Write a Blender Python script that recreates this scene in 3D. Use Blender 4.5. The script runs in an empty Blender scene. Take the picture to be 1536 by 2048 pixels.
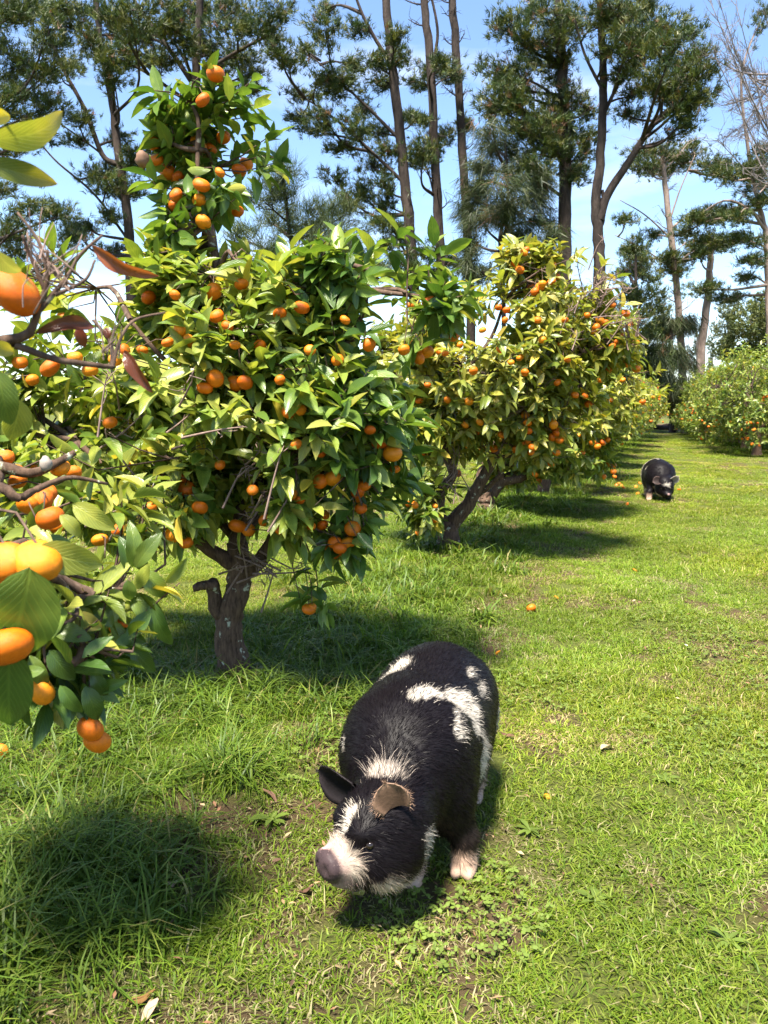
import bpy, math, random
import numpy as np
from mathutils import Vector, Matrix, Quaternion

# ------------------------------------------------------------------ camera, sky, sun, exposure
S = bpy.context.scene
R = math.radians
PITCH = R(7.9)
F_PX = 1540.0                      # focal length in pixels of the 1536 x 2048 photograph
CAM_H = 1.5
cam_d = bpy.data.cameras.new('camera')
cam_d.sensor_fit = 'VERTICAL'
cam_d.sensor_height = 36.0
cam_d.sensor_width = 27.0
cam_d.lens = 36.0 * F_PX / 2048.0
cam_d.clip_start = 0.05
cam_d.clip_end = 3000.0
cam_d.dof.use_dof = True
cam_d.dof.focus_distance = 3.6
cam_d.dof.aperture_fstop = 9.0
cam = bpy.data.objects.new('camera', cam_d)
S.collection.objects.link(cam)
cam.location = (0, 0, CAM_H)
cam.rotation_euler = (R(90) - PITCH, 0, 0)
S.camera = cam

SUN_EL = R(66)
SUN_TO = Vector((-0.36, -0.93, 0)).normalized()     # horizontal direction towards the sun: left, behind the camera
world = bpy.data.worlds.new('World')
S.world = world
world.use_nodes = True
wn, wl = world.node_tree.nodes, world.node_tree.links
wn.clear()
w_out = wn.new('ShaderNodeOutputWorld')
w_bg = wn.new('ShaderNodeBackground')
w_sky = wn.new('ShaderNodeTexSky')
w_sky.sky_type = 'NISHITA'
w_sky.sun_disc = False
w_sky.sun_elevation = SUN_EL
w_sky.sun_rotation = math.atan2(SUN_TO.x, SUN_TO.y)
w_sky.air_density = 1.0
w_sky.dust_density = 0.15
w_sky.ozone_density = 3.4
w_bg.inputs['Strength'].default_value = 0.088
w_tc = wn.new('ShaderNodeTexCoord')
w_map = wn.new('ShaderNodeMapping')
w_map.inputs['Scale'].default_value = (1.0, 1.0, 3.6)
w_no = wn.new('ShaderNodeTexNoise')
w_no.inputs['Scale'].default_value = 2.1
w_no.inputs['Detail'].default_value = 7.0
w_no.inputs['Roughness'].default_value = 0.55
w_rmp = wn.new('ShaderNodeMapRange')
w_rmp.inputs['From Min'].default_value = 0.53
w_rmp.inputs['From Max'].default_value = 0.80
w_rmp.inputs['To Max'].default_value = 0.7
w_mix = wn.new('ShaderNodeMix')
w_mix.data_type = 'RGBA'
w_mix.inputs['B'].default_value = (5.6, 5.7, 6.2, 1)
wl.new(w_tc.outputs['Generated'], w_map.inputs['Vector'])
wl.new(w_map.outputs['Vector'], w_no.inputs['Vector'])
wl.new(w_no.outputs['Fac'], w_rmp.inputs['Value'])
wl.new(w_rmp.outputs['Result'], w_mix.inputs['Factor'])
wl.new(w_sky.outputs['Color'], w_mix.inputs['A'])
wl.new(w_mix.outputs['Result'], w_bg.inputs['Color'])
wl.new(w_bg.outputs['Background'], w_out.inputs['Surface'])

sun_d = bpy.data.lights.new('sun', 'SUN')
sun_d.energy = 5.0
sun_d.angle = R(9.0)
sun_d.color = (1.0, 0.93, 0.80)
sun = bpy.data.objects.new('sun', sun_d)
S.collection.objects.link(sun)
sun_dir = Vector((SUN_TO.x * math.cos(SUN_EL), SUN_TO.y * math.cos(SUN_EL), math.sin(SUN_EL)))
sun.rotation_euler = sun_dir.to_track_quat('Z', 'Y').to_euler()
sun.location = (-6, -4, 12)

S.view_settings.view_transform = 'Standard'
S.view_settings.look = 'None'
S.view_settings.exposure = 1.88
S.view_settings.gamma = 1.0
S.view_settings.use_curve_mapping = False
try:
    S.cycles.max_bounces = 4
    S.cycles.adaptive_threshold = 0.02
    S.cycles.diffuse_bounces = 2
    S.cycles.glossy_bounces = 2
    S.cycles.transmission_bounces = 2
    S.cycles.transparent_max_bounces = 4
except Exception:
    pass

rng = np.random.default_rng(11)
random.seed(5)
COL = S.collection

# ------------------------------------------------------------------ helpers
_FWD = np.array([0, math.cos(PITCH), -math.sin(PITCH)])
_UP = np.array([0, math.sin(PITCH), math.cos(PITCH)])
_RT = np.array([1.0, 0, 0])
CAMP = np.array([0, 0, CAM_H])


def ray(px, py):
    return _FWD + _RT * ((px - 768) / F_PX) - _UP * ((py - 1024) / F_PX)


def at(px, py, Y):
    """the place, Y metres ahead, seen at that point of the photograph"""
    d = ray(px, py)
    return CAMP + d * (Y / d[1])


def gnd(px, py, z=0.0):
    d = ray(px, py)
    return CAMP + d * ((z - CAM_H) / d[2])


def project(p):
    q = np.asarray(p) - CAMP
    w = q @ _FWD
    return np.stack([768 + F_PX * (q @ _RT) / w, 1024 - F_PX * (q @ _UP) / w, w], -1)


def nrm(v):
    v = np.asarray(v, float)
    return v / (np.linalg.norm(v, axis=-1, keepdims=True) + 1e-12)


def vnoise(p, seed=0, scale=1.0):
    """cheap smooth 3-D value noise, 0..1"""
    p = np.asarray(p, float) * scale + seed * 17.31
    i = np.floor(p).astype(np.int64)
    f = p - i
    f = f * f * (3 - 2 * f)
    out = 0
    for dx in (0, 1):
        for dy in (0, 1):
            for dz in (0, 1):
                h = (i[..., 0] + dx) * 374761393 + (i[..., 1] + dy) * 668265263 + (i[..., 2] + dz) * 2147483647 + seed * 144665
                h = (h ^ (h >> 13)) * 1274126177
                h = ((h ^ (h >> 16)) & 0xFFFF) / 65535.0
                out = out + h * np.where(dx, f[..., 0], 1 - f[..., 0]) * np.where(dy, f[..., 1], 1 - f[..., 1]) * np.where(dz, f[..., 2], 1 - f[..., 2])
    return out


def make_mesh(name, v, polys, col=None, luv=None, smooth=True):
    """polys: list of integer arrays (m,3) or (m,4)"""
    me = bpy.data.meshes.new(name)
    v = np.asarray(v, np.float32)
    me.vertices.add(len(v))
    me.vertices.foreach_set('co', v.ravel())
    polys = [np.asarray(p, np.int32) for p in polys if len(p)]
    nl = sum(p.size for p in polys)
    npol = sum(len(p) for p in polys)
    me.loops.add(nl)
    me.polygons.add(npol)
    me.loops.foreach_set('vertex_index', np.concatenate([p.ravel() for p in polys]))
    tot = np.concatenate([np.full(len(p), p.shape[1], np.int32) for p in polys])
    start = np.concatenate([[0], np.cumsum(tot)[:-1]]).astype(np.int32)
    me.polygons.foreach_set('loop_start', start)
    me.polygons.foreach_set('loop_total', tot)
    me.polygons.foreach_set('use_smooth', np.full(npol, smooth, bool))
    me.update(calc_edges=True)
    if col is not None:
        c = np.ones((len(v), 4), np.float32)
        c[:, :3] = col
        a = me.attributes.new('Col', 'FLOAT_COLOR', 'POINT')
        a.data.foreach_set('color', c.ravel())
    if luv is not None:
        a = me.attributes.new('luv', 'FLOAT_VECTOR', 'POINT')
        a.data.foreach_set('vector', np.asarray(luv, np.float32).ravel())
    return me


def link(name, me, mat=None, parent=None, loc=None):
    o = bpy.data.objects.new(name, me)
    COL.objects.link(o)
    if mat is not None and me is not None and not me.materials:
        me.materials.append(mat)
    if parent is not None:
        o.parent = parent
    if loc is not None:
        o.location = loc
    return o


class MB:
    """collects vertex/face arrays for one mesh"""
    def __init__(s):
        s.v, s.t, s.q, s.c, s.n = [], [], [], [], 0

    def add(s, v, t=None, q=None, col=(1, 1, 1)):
        v = np.asarray(v, float).reshape(-1, 3)
        if t is not None and len(t):
            s.t.append(np.asarray(t) + s.n)
        if q is not None and len(q):
            s.q.append(np.asarray(q) + s.n)
        s.v.append(v)
        s.c.append(np.broadcast_to(np.asarray(col, float), v.shape))
        s.n += len(v)

    def tube(s, pts, rad, sides=6, col=(1, 1, 1), cap=True, wob=0.0):
        pts = np.asarray(pts, float)
        rad = np.asarray(rad, float)
        m = len(pts)
        tan = nrm(np.gradient(pts, axis=0))
        ref = np.array([0.31, 0.95, 0.1])
        a = nrm(np.cross(tan, ref))
        b = np.cross(tan, a)
        th = np.linspace(0, 2 * np.pi, sides, endpoint=False)
        rr = rad[:, None] * (1 + (wob * (rng.random((m, sides)) - .5) if wob else 0))
        v = pts[:, None] + rr[..., None] * (np.cos(th)[None, :, None] * a[:, None] + np.sin(th)[None, :, None] * b[:, None])
        idx = np.arange(m * sides).reshape(m, sides)
        q = np.stack([idx[:-1], np.roll(idx[:-1], -1, 1), np.roll(idx[1:], -1, 1), idx[1:]], -1).reshape(-1, 4)
        vv = v.reshape(-1, 3)
        t = None
        if cap:
            vv = np.concatenate([vv, pts[-1:]])
            k = m * sides
            t = np.stack([idx[-1], np.roll(idx[-1], -1), np.full(sides, k)], -1)
        s.add(vv, t, q, col)

    def mesh(s, name, smooth=True):
        v = np.concatenate(s.v)
        pol = []
        if s.t:
            pol.append(np.concatenate(s.t))
        if s.q:
            pol.append(np.concatenate(s.q))
        return make_mesh(name, v, pol, np.concatenate(s.c), smooth=smooth)

    def build(s, name, mat, parent=None, base=None, smooth=True, kind=None):
        if base is not None:
            s.v = [v - np.asarray(base) for v in s.v]
        o = link(name, s.mesh(name, smooth), mat, parent)
        if kind:
            o['kind'] = kind
        return o


def spline(pts, n):
    """Catmull-Rom through pts, n samples"""
    p = np.asarray(pts, float)
    p = np.concatenate([[2 * p[0] - p[1]], p, [2 * p[-1] - p[-2]]])
    m = len(p) - 3
    t = np.linspace(0, m - 1e-6, n)
    i = t.astype(int)
    f = (t - i)[:, None]
    a, b, c, d = p[i], p[i + 1], p[i + 2], p[i + 3]
    return .5 * (2 * b + (c - a) * f + (2 * a - 5 * b + 4 * c - d) * f ** 2 + (3 * b - a - 3 * c + d) * f ** 3)


def thing(name, loc, label, cat, group=None):
    o = bpy.data.objects.new(name, None)
    o.empty_display_size = .1
    COL.objects.link(o)
    o.location = loc
    o['label'] = label
    o['category'] = cat
    if group:
        o['group'] = group
    return o


def tag(o, label, cat, group=None):
    o['label'] = label
    o['category'] = cat
    if group:
        o['group'] = group
    return o


# ------------------------------------------------------------------ materials
def new_mat(name):
    m = bpy.data.materials.new(name)
    m.use_nodes = True
    n, l = m.node_tree.nodes, m.node_tree.links
    n.clear()
    return m, n, l


def nd(n, kind, **kw):
    x = n.new(kind)
    for k, v in kw.items():
        if k in x.inputs.keys():
            x.inputs[k].default_value = v
        else:
            setattr(x, k, v)
    return x


def foliage_mat(name, rough=.4, trans=.35, tint=(1.25, 1.25, .55), veins=False, spec=.5, bump=0.0, obj_random=0.0, gain=1.0):
    m, n, l = new_mat(name)
    out = nd(n, 'ShaderNodeOutputMaterial')
    at_ = nd(n, 'ShaderNodeAttribute', attribute_name='Col')
    colr = at_.outputs['Color']
    if obj_random:
        oi = nd(n, 'ShaderNodeObjectInfo')
        hs = nd(n, 'ShaderNodeHueSaturation')
        mr = nd(n, 'ShaderNodeMapRange')
        mr.inputs['To Min'].default_value = 1 - obj_random
        mr.inputs['To Max'].default_value = 1 + obj_random
        l.new(oi.outputs['Random'], mr.inputs['Value'])
        l.new(mr.outputs['Result'], hs.inputs['Value'])
        l.new(colr, hs.inputs['Color'])
        colr = hs.outputs['Color']
    if veins:
        uv = nd(n, 'ShaderNodeAttribute', attribute_name='luv')
        sx = nd(n, 'ShaderNodeSeparateXYZ')
        l.new(uv.outputs['Vector'], sx.inputs[0])
        ab = nd(n, 'ShaderNodeMath', operation='ABSOLUTE')
        l.new(sx.outputs['Y'], ab.inputs[0])
        k = nd(n, 'ShaderNodeMath', operation='MULTIPLY_ADD')
        k.inputs[1].default_value = -0.42
        l.new(ab.outputs[0], k.inputs[0])
        l.new(sx.outputs['X'], k.inputs[2])
        k2 = nd(n, 'ShaderNodeMath', operation='MULTIPLY')
        k2.inputs[1].default_value = 58.0
        l.new(k.outputs[0], k2.inputs[0])
        sn = nd(n, 'ShaderNodeMath', operation='SINE')
        l.new(k2.outputs[0], sn.inputs[0])
        mr2 = nd(n, 'ShaderNodeMapRange')
        mr2.inputs['From Min'].default_value = .55
        mr2.inputs['From Max'].default_value = 1.0
        l.new(sn.outputs[0], mr2.inputs['Value'])
        mid = nd(n, 'ShaderNodeMapRange')
        mid.inputs['From Min'].default_value = 0.09
        mid.inputs['From Max'].default_value = 0.03
        l.new(ab.outputs[0], mid.inputs['Value'])
        mx = nd(n, 'ShaderNodeMath', operation='MAXIMUM')
        l.new(mr2.outputs[0], mx.inputs[0])
        l.new(mid.outputs[0], mx.inputs[1])
        # blotches of yellow between the veins
        ge = nd(n, 'ShaderNodeNewGeometry')
        no = nd(n, 'ShaderNodeTexNoise', Scale=22.0, Detail=3.0)
        l.new(ge.outputs['Position'], no.inputs['Vector'])
        bl = nd(n, 'ShaderNodeMapRange')
        bl.inputs['From Min'].default_value = .5
        bl.inputs['From Max'].default_value = .72
        bl.inputs['To Max'].default_value = .55
        l.new(no.outputs['Fac'], bl.inputs['Value'])
        m1 = nd(n, 'ShaderNodeMix', data_type='RGBA')
        hs2 = nd(n, 'ShaderNodeHueSaturation')
        hs2.inputs['Hue'].default_value = .47
        hs2.inputs['Value'].default_value = 1.7
        l.new(colr, hs2.inputs['Color'])
        l.new(bl.outputs[0], m1.inputs['Factor'])
        l.new(colr, m1.inputs['A'])
        l.new(hs2.outputs['Color'], m1.inputs['B'])
        vv = nd(n, 'ShaderNodeMath', operation='MULTIPLY')
        vv.inputs[1].default_value = .35
        l.new(mx.outputs[0], vv.inputs[0])
        m2 = nd(n, 'ShaderNodeMix', data_type='RGBA')
        hs3 = nd(n, 'ShaderNodeHueSaturation')
        hs3.inputs['Hue'].default_value = .48
        hs3.inputs['Value'].default_value = 1.9
        l.new(colr, hs3.inputs['Color'])
        l.new(vv.outputs[0], m2.inputs['Factor'])
        l.new(m1.outputs['Result'], m2.inputs['A'])
        l.new(hs3.outputs['Color'], m2.inputs['B'])
        colr = m2.outputs['Result']
        bm = nd(n, 'ShaderNodeBump', Strength=.35, Distance=.002)
        l.new(mx.outputs[0], bm.inputs['Height'])
    p = nd(n, 'ShaderNodeBsdfPrincipled')
    p.inputs['Roughness'].default_value = rough
    p.inputs['Specular IOR Level'].default_value = spec
    l.new(colr, p.inputs['Base Color'])
    if veins:
        l.new(bm.outputs['Normal'], p.inputs['Normal'])
    tr = nd(n, 'ShaderNodeBsdfTranslucent')
    mu = nd(n, 'ShaderNodeMix', data_type='RGBA', blend_type='MULTIPLY')
    mu.inputs['Factor'].default_value = 1
    mu.inputs['B'].default_value = (*tint, 1)
    l.new(colr, mu.inputs['A'])
    l.new(mu.outputs['Result'], tr.inputs['Color'])
    ms = nd(n, 'ShaderNodeMixShader')
    ms.inputs['Fac'].default_value = trans
    l.new(p.outputs[0], ms.inputs[1])
    l.new(tr.outputs[0], ms.inputs[2])
    l.new(ms.outputs[0], out.inputs['Surface'])
    return m


def grass_mat(name):
    m = foliage_mat(name, rough=.5, trans=.38, tint=(1.2, 1.25, .5), spec=.2)
    n, l = m.node_tree.nodes, m.node_tree.links
    a = [x for x in n if x.type == 'ATTRIBUTE'][0]
    t = nd(n, 'ShaderNodeAttribute', attribute_name='tint', attribute_type='INSTANCER')
    mu = nd(n, 'ShaderNodeMix', data_type='RGBA', blend_type='MULTIPLY')
    mu.inputs['Factor'].default_value = 1
    outs = [k.to_socket for k in l if k.from_socket == a.outputs['Color']]
    l.new(a.outputs['Color'], mu.inputs['A'])
    l.new(t.outputs['Color'], mu.inputs['B'])
    for s in outs:
        l.new(mu.outputs['Result'], s)
    return m


def bark_mat(name, c1, c2, lichen=None, scale=30.0, stretch=(1, 1, .25), bump=.6, dist=.01, lich_lo=.56):
    m, n, l = new_mat(name)
    out = nd(n, 'ShaderNodeOutputMaterial')
    p = nd(n, 'ShaderNodeBsdfPrincipled')
    p.inputs['Roughness'].default_value = .88
    p.inputs['Specular IOR Level'].default_value = .2
    ge = nd(n, 'ShaderNodeNewGeometry')
    mp = nd(n, 'ShaderNodeMapping')
    mp.inputs['Scale'].default_value = stretch
    l.new(ge.outputs['Position'], mp.inputs['Vector'])
    no = nd(n, 'ShaderNodeTexNoise', Scale=scale, Detail=6.0, Roughness=.65)
    l.new(mp.outputs[0], no.inputs['Vector'])
    cr = nd(n, 'ShaderNodeValToRGB')
    cr.color_ramp.elements[0].position = .32
    cr.color_ramp.elements[0].color = (*c1, 1)
    cr.color_ramp.elements[1].position = .68
    cr.color_ramp.elements[1].color = (*c2, 1)
    l.new(no.outputs['Fac'], cr.inputs[0])
    colr = cr.outputs[0]
    if lichen:
        n2 = nd(n, 'ShaderNodeTexNoise', Scale=scale * .32, Detail=5.0, Roughness=.6)
        l.new(ge.outputs['Position'], n2.inputs['Vector'])
        mr = nd(n, 'ShaderNodeMapRange')
        mr.inputs['From Min'].default_value = lich_lo
        mr.inputs['From Max'].default_value = lich_lo + .05
        l.new(n2.outputs['Fac'], mr.inputs['Value'])
        mx = nd(n, 'ShaderNodeMix', data_type='RGBA')
        mx.inputs['B'].default_value = (*lichen, 1)
        l.new(mr.outputs[0], mx.inputs['Factor'])
        l.new(colr, mx.inputs['A'])
        colr = mx.outputs['Result']
    l.new(colr, p.inputs['Base Color'])
    bp = nd(n, 'ShaderNodeBump', Strength=bump, Distance=dist)
    l.new(no.outputs['Fac'], bp.inputs['Height'])
    l.new(bp.outputs[0], p.inputs['Normal'])
    l.new(p.outputs[0], out.inputs['Surface'])
    return m


def attr_mat(name, rough=.6, spec=.4, bump_scale=0, bump=0.3, dist=.001, sss=0.0, mottle=0.0, mscale=40.0, sheen=0.0):
    m, n, l = new_mat(name)
    out = nd(n, 'ShaderNodeOutputMaterial')
    p = nd(n, 'ShaderNodeBsdfPrincipled')
    p.inputs['Roughness'].default_value = rough
    p.inputs['Specular IOR Level'].default_value = spec
    a = nd(n, 'ShaderNodeAttribute', attribute_name='Col')
    colr = a.outputs['Color']
    tc = nd(n, 'ShaderNodeTexCoord')
    if mottle:
        no = nd(n, 'ShaderNodeTexNoise', Scale=mscale, Detail=4.0)
        l.new(tc.outputs['Object'], no.inputs['Vector'])
        mr = nd(n, 'ShaderNodeMapRange')
        mr.inputs['To Min'].default_value = 1 - mottle
        mr.inputs['To Max'].default_value = 1 + mottle
        l.new(no.outputs['Fac'], mr.inputs['Value'])
        hs = nd(n, 'ShaderNodeHueSaturation')
        l.new(mr.outputs[0], hs.inputs['Value'])
        l.new(colr, hs.inputs['Color'])
        colr = hs.outputs[0]
    l.new(colr, p.inputs['Base Color'])
    if sheen:
        p.inputs['Sheen Weight'].default_value = sheen
        p.inputs['Sheen Roughness'].default_value = .4
    if bump_scale:
        no2 = nd(n, 'ShaderNodeTexNoise', Scale=bump_scale, Detail=3.0)
        l.new(tc.outputs['Object'], no2.inputs['Vector'])
        bp = nd(n, 'ShaderNodeBump', Strength=bump, Distance=dist)
        l.new(no2.outputs['Fac'], bp.inputs['Height'])
        l.new(bp.outputs[0], p.inputs['Normal'])
    if sss:
        p.inputs['Subsurface Weight'].default_value = sss
        p.inputs['Subsurface Radius'].default_value = (.01, .005, .002)
        p.inputs['Subsurface Scale'].default_value = .5
    l.new(p.outputs[0], out.inputs['Surface'])
    return m


M_LEAF = foliage_mat('citrus_leaf', rough=.30, trans=.36, veins=True, spec=.5, obj_random=.18)
M_LEAF_FAR = foliage_mat('citrus_leaf_far', rough=.40, trans=.36, spec=.45)
M_GRASS = foliage_mat('grass_blade', rough=.5, trans=.38, tint=(1.2, 1.2, .6), spec=.35)
M_LAWN = grass_mat('lawn_blade')
M_NEEDLE = foliage_mat('pine_needle', rough=.5, trans=.22, tint=(1.2, 1.15, .6), spec=.35)
M_BARK = bark_mat('citrus_bark', (.034, .020, .014), (.125, .078, .052), (.34, .35, .27), scale=60, stretch=(1, 1, .22), lich_lo=.62, bump=.8, dist=.008)
M_TWIG = bark_mat('twig_bark', (.045, .028, .020), (.135, .088, .065), (.26, .25, .20), scale=60, lich_lo=.62, dist=.003)
M_GREYTWIG = bark_mat('grey_twig', (.10, .085, .085), (.26, .225, .225), None, scale=20, dist=.003)
M_PINEBARK = bark_mat('pine_bark', (.016, .012, .011), (.070, .052, .044), None, scale=3.2, stretch=(1, 1, .3), bump=1.0, dist=.12)
M_PALEBARK = bark_mat('pale_pine_bark', (.12, .085, .070), (.34, .26, .22), None, scale=3.0, stretch=(1, 1, .35), bump=.8, dist=.08)
M_FRUIT = attr_mat('mandarin_skin', rough=.46, spec=.32, bump_scale=42.0, bump=.35, dist=.003, mottle=.26, mscale=7.0)
M_ATTR = attr_mat('plain_attr', rough=.75, spec=.25)

# ------------------------------------------------------------------ ground
ROW_K = 0.385


def row_x(y):
    return -0.77 + ROW_K * (np.asarray(y) - 4.0)


def row_d(x, y):
    return (np.asarray(x) - row_x(y)) * .933


def gh(x, y):
    x = np.asarray(x, float)
    y = np.asarray(y, float)
    p = np.stack([x, y, np.zeros_like(x)], -1)
    fade = np.clip(1.4 - np.hypot(x, y) / 80.0, 0.15, 1)
    z = (.07 * (vnoise(p, 3, .7) - .5) + .03 * (vnoise(p, 4, 2.6) - .5)) * fade
    d = row_d(x, y)
    return z + .05 * np.exp(-(d / .9) ** 2) * (y < 60)


def bare(x, y):
    """how worn the turf is: above about one half it is thin, brown and full of thatch"""
    x = np.asarray(x, float)
    y = np.asarray(y, float)
    p = np.stack([x, y, np.zeros_like(x)], -1)
    d = row_d(x, y)
    n1 = vnoise(p, 21, 2.2) * .6 + vnoise(p, 22, 6.0) * .4
    worn = np.exp(-((d - 1.00) / .32) ** 2) * .12          # the strip between long grass and lawn
    for (cx, cy, r, k) in WORN:
        worn = np.maximum(worn, k * np.exp(-(((x - cx) ** 2 + (y - cy) ** 2) / r ** 2)))
    return n1 + worn


WORN = [(*gnd(420, 1700)[:2], .42, .20), (*gnd(600, 1560)[:2], .30, .20), (*gnd(330, 1880)[:2], .30, .12), (*gnd(640, 1265)[:2], .25, .26), (*gnd(1215, 1505)[:2], .22, .17), (*gnd(1105, 1500)[:2], .14, .17),
        (*gnd(1250, 990)[:2], .6, .22), (*gnd(1100, 1090)[:2], .4, .2), (*gnd(1470, 925)[:2], 1.4, .2), (*gnd(1290, 860)[:2], 5.0, .2), (*gnd(30, 1470)[:2], .35, .25), (*gnd(90, 1610)[:2], .3, .2)]


def ground_mat():
    m, n, l = new_mat('turf_soil')
    out = nd(n, 'ShaderNodeOutputMaterial')
    p = nd(n, 'ShaderNodeBsdfPrincipled')
    p.inputs['Roughness'].default_value = .95
    p.inputs['Specular IOR Level'].default_value = .1
    ge = nd(n, 'ShaderNodeNewGeometry')
    a = nd(n, 'ShaderNodeTexNoise', Scale=14.0, Detail=5.0, Roughness=.6)
    b = nd(n, 'ShaderNodeTexNoise', Scale=70.0, Detail=6.0, Roughness=.75)
    for x in (a, b):
        l.new(ge.outputs['Position'], x.inputs['Vector'])
    cr = nd(n, 'ShaderNodeValToRGB')
    e = cr.color_ramp.elements
    e[0].position = .30
    e[0].color = (.030, .040, .010, 1)
    e[1].position = .74
    e[1].color = (.20, .20, .055, 1)
    e2 = cr.color_ramp.elements.new(.52)
    e2.color = (.085, .098, .022, 1)
    l.new(b.outputs['Fac'], cr.inputs[0])
    wr = nd(n, 'ShaderNodeAttribute', attribute_name='Col')
    ad = nd(n, 'ShaderNodeMath', operation='MULTIPLY_ADD')
    ad.inputs[1].default_value = .25
    l.new(a.outputs['Fac'], ad.inputs[0])
    l.new(wr.outputs['Fac'], ad.inputs[2])
    mr = nd(n, 'ShaderNodeMapRange')
    mr.inputs['From Min'].default_value = .66
    mr.inputs['From Max'].default_value = .80
    mr.inputs['To Max'].default_value = .9
    l.new(ad.outputs[0], mr.inputs['Value'])
    mx = nd(n, 'ShaderNodeMix', data_type='RGBA')
    mx.inputs['B'].default_value = (.085, .055, .032, 1)
    l.new(mr.outputs[0], mx.inputs['Factor'])
    l.new(cr.outputs[0], mx.inputs['A'])
    l.new(mx.outputs['Result'], p.inputs['Base Color'])
    bp = nd(n, 'ShaderNodeBump', Strength=.8, Distance=.03)
    l.new(b.outputs['Fac'], bp.inputs['Height'])
    l.new(bp.outputs[0], p.inputs['Normal'])
    l.new(p.outputs[0], out.inputs['Surface'])
    return m


def build_ground():
    r = np.concatenate([np.arange(0.1, 14, .085), np.geomspace(14, 1500, 60)])
    th = np.linspace(0, 2 * np.pi, 360, endpoint=False)
    X = r[:, None] * np.sin(th)[None]
    Y = r[:, None] * np.cos(th)[None]
    v = np.stack([X, Y, gh(X, Y)], -1)
    idx = np.arange(v.shape[0] * v.shape[1]).reshape(v.shape[:2])
    q = np.stack([idx[:-1], idx[1:], np.roll(idx[1:], -1, 1), np.roll(idx[:-1], -1, 1)], -1).reshape(-1, 4)
    vv = np.concatenate([v.reshape(-1, 3), [[0, 0, float(gh(0., 0.))]]])
    k = len(vv) - 1
    t = np.stack([idx[0], np.roll(idx[0], -1), np.full(len(th), k)], -1)[:, ::-1]
    bb = np.clip(bare(vv[:, 0], vv[:, 1]), 0, 1)
    o = link('ground', make_mesh('ground', vv, [t[:, ::-1], q[:, ::-1]], np.repeat(bb[:, None], 3, 1)), ground_mat())
    o['kind'] = 'structure'


build_ground()

# ------------------------------------------------------------------ grass
def blades(x, y, h, w, bend, col, tipcol=None, seg=2):
    """curved ribbons standing on the ground; returns verts, tris, quads, colours"""
    n = len(x)
    th = rng.random(n) * 2 * np.pi
    d = np.stack([np.cos(th), np.sin(th), np.zeros(n)], -1)
    s = np.stack([-np.sin(th), np.cos(th), np.zeros(n)], -1)
    tw = (rng.random(n) - .5) * 1.4
    s = s * np.cos(tw)[:, None] + np.array([0, 0, 1]) * 0 + d * np.sin(tw)[:, None]
    base = np.stack([x, y, gh(x, y) - .004], -1)
    rows, cols = [], []
    lean = (rng.random(n) * .5)
    for k in range(seg + 1):
        u = k / seg
        ang = lean + bend * u
        up = np.cos(ang * .9) * h * u
        out_ = np.sin(np.minimum(ang, 1.9)) * h * u * (.5 + .5 * u)
        c = base + d * out_[:, None] + np.array([0, 0, 1]) * np.maximum(up, .15 * h * u)[:, None]
        c = c.copy()
        ww = w * (1.0, .85, 0)[k] if seg == 2 else w * (.8, 1.0, .75, 0)[k]
        cc = col * (.75 + .35 * u) if tipcol is None else col * (1 - u) + tipcol * u
        if k < seg:
            rows += [c - s * ww[:, None] * .5, c + s * ww[:, None] * .5]
            cols += [cc, cc]
        else:
            rows.append(c)
            cols.append(cc)
    v = np.stack(rows, 1)
    cv = np.stack(cols, 1)
    m = v.shape[1]
    o = np.arange(n)[:, None] * m
    quads = []
    for k in range(seg - 1):
        quads.append(o + np.array([2 * k, 2 * k + 1, 2 * k + 3, 2 * k + 2]))
    tri = o + np.array([2 * (seg - 1), 2 * (seg - 1) + 1, 2 * seg])
    return v.reshape(-1, 3), tri, np.concatenate(quads), cv.reshape(-1, 3)


def scatter(y0, y1, density, xpad=.7, right=2000, left=-260):
    """random ground points in the wedge the camera can see, with a margin"""
    area = (y1 - y0) * ((right - left) / F_PX * (y0 + y1) / 2)
    n = int(area * density)
    y = y0 + (y1 - y0) * rng.random(n)
    wl_ = (left - 768) / F_PX * y - xpad
    wr = (1700 - 768) / F_PX * y + xpad
    x = wl_ + (wr - wl_) * rng.random(n)
    return x, y


G_LAWN = np.array([[.160, .222, .017], [.215, .262, .026], [.120, .188, .015], [.260, .285, .050], [.31, .28, .09]])
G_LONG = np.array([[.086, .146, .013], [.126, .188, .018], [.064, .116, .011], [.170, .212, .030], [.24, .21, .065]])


def pick(pal, n, p):
    i = rng.choice(len(pal), n, p=p)
    return pal[i] * (.8 + .4 * rng.random((n, 1)))


def lawn_clump(k, n, rad, hmul, wmul, straw):
    """a handful of blades: several of these are set out over the ground as instances"""
    a = rng.random(n) * 6.283
    r = rad * np.sqrt(rng.random(n))
    x, y = r * np.cos(a), r * np.sin(a)
    h = (.026 + .040 * rng.random(n)) * hmul
    w = (.0030 + .0034 * rng.random(n)) * wmul
    c = pick(G_LAWN, n, [.34, .30, .24, .08, .04])
    s_ = rng.random(n) < straw
    c[s_] = np.array([.40, .32, .155]) * (.6 + .6 * rng.random((s_.sum(), 1)))
    global gh
    keep, gh = gh, (lambda p, q: np.zeros_like(p))
    v, t, q, cc = blades(x, y, h, w, .5 + 1.4 * rng.random(n), c)
    gh = keep
    mb = MB()
    mb.add(v, t, q, cc)
    o = bpy.data.objects.new('grass_clump', mb.mesh('grass_clump'))
    o.data.materials.append(M_LAWN)
    return o


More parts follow.
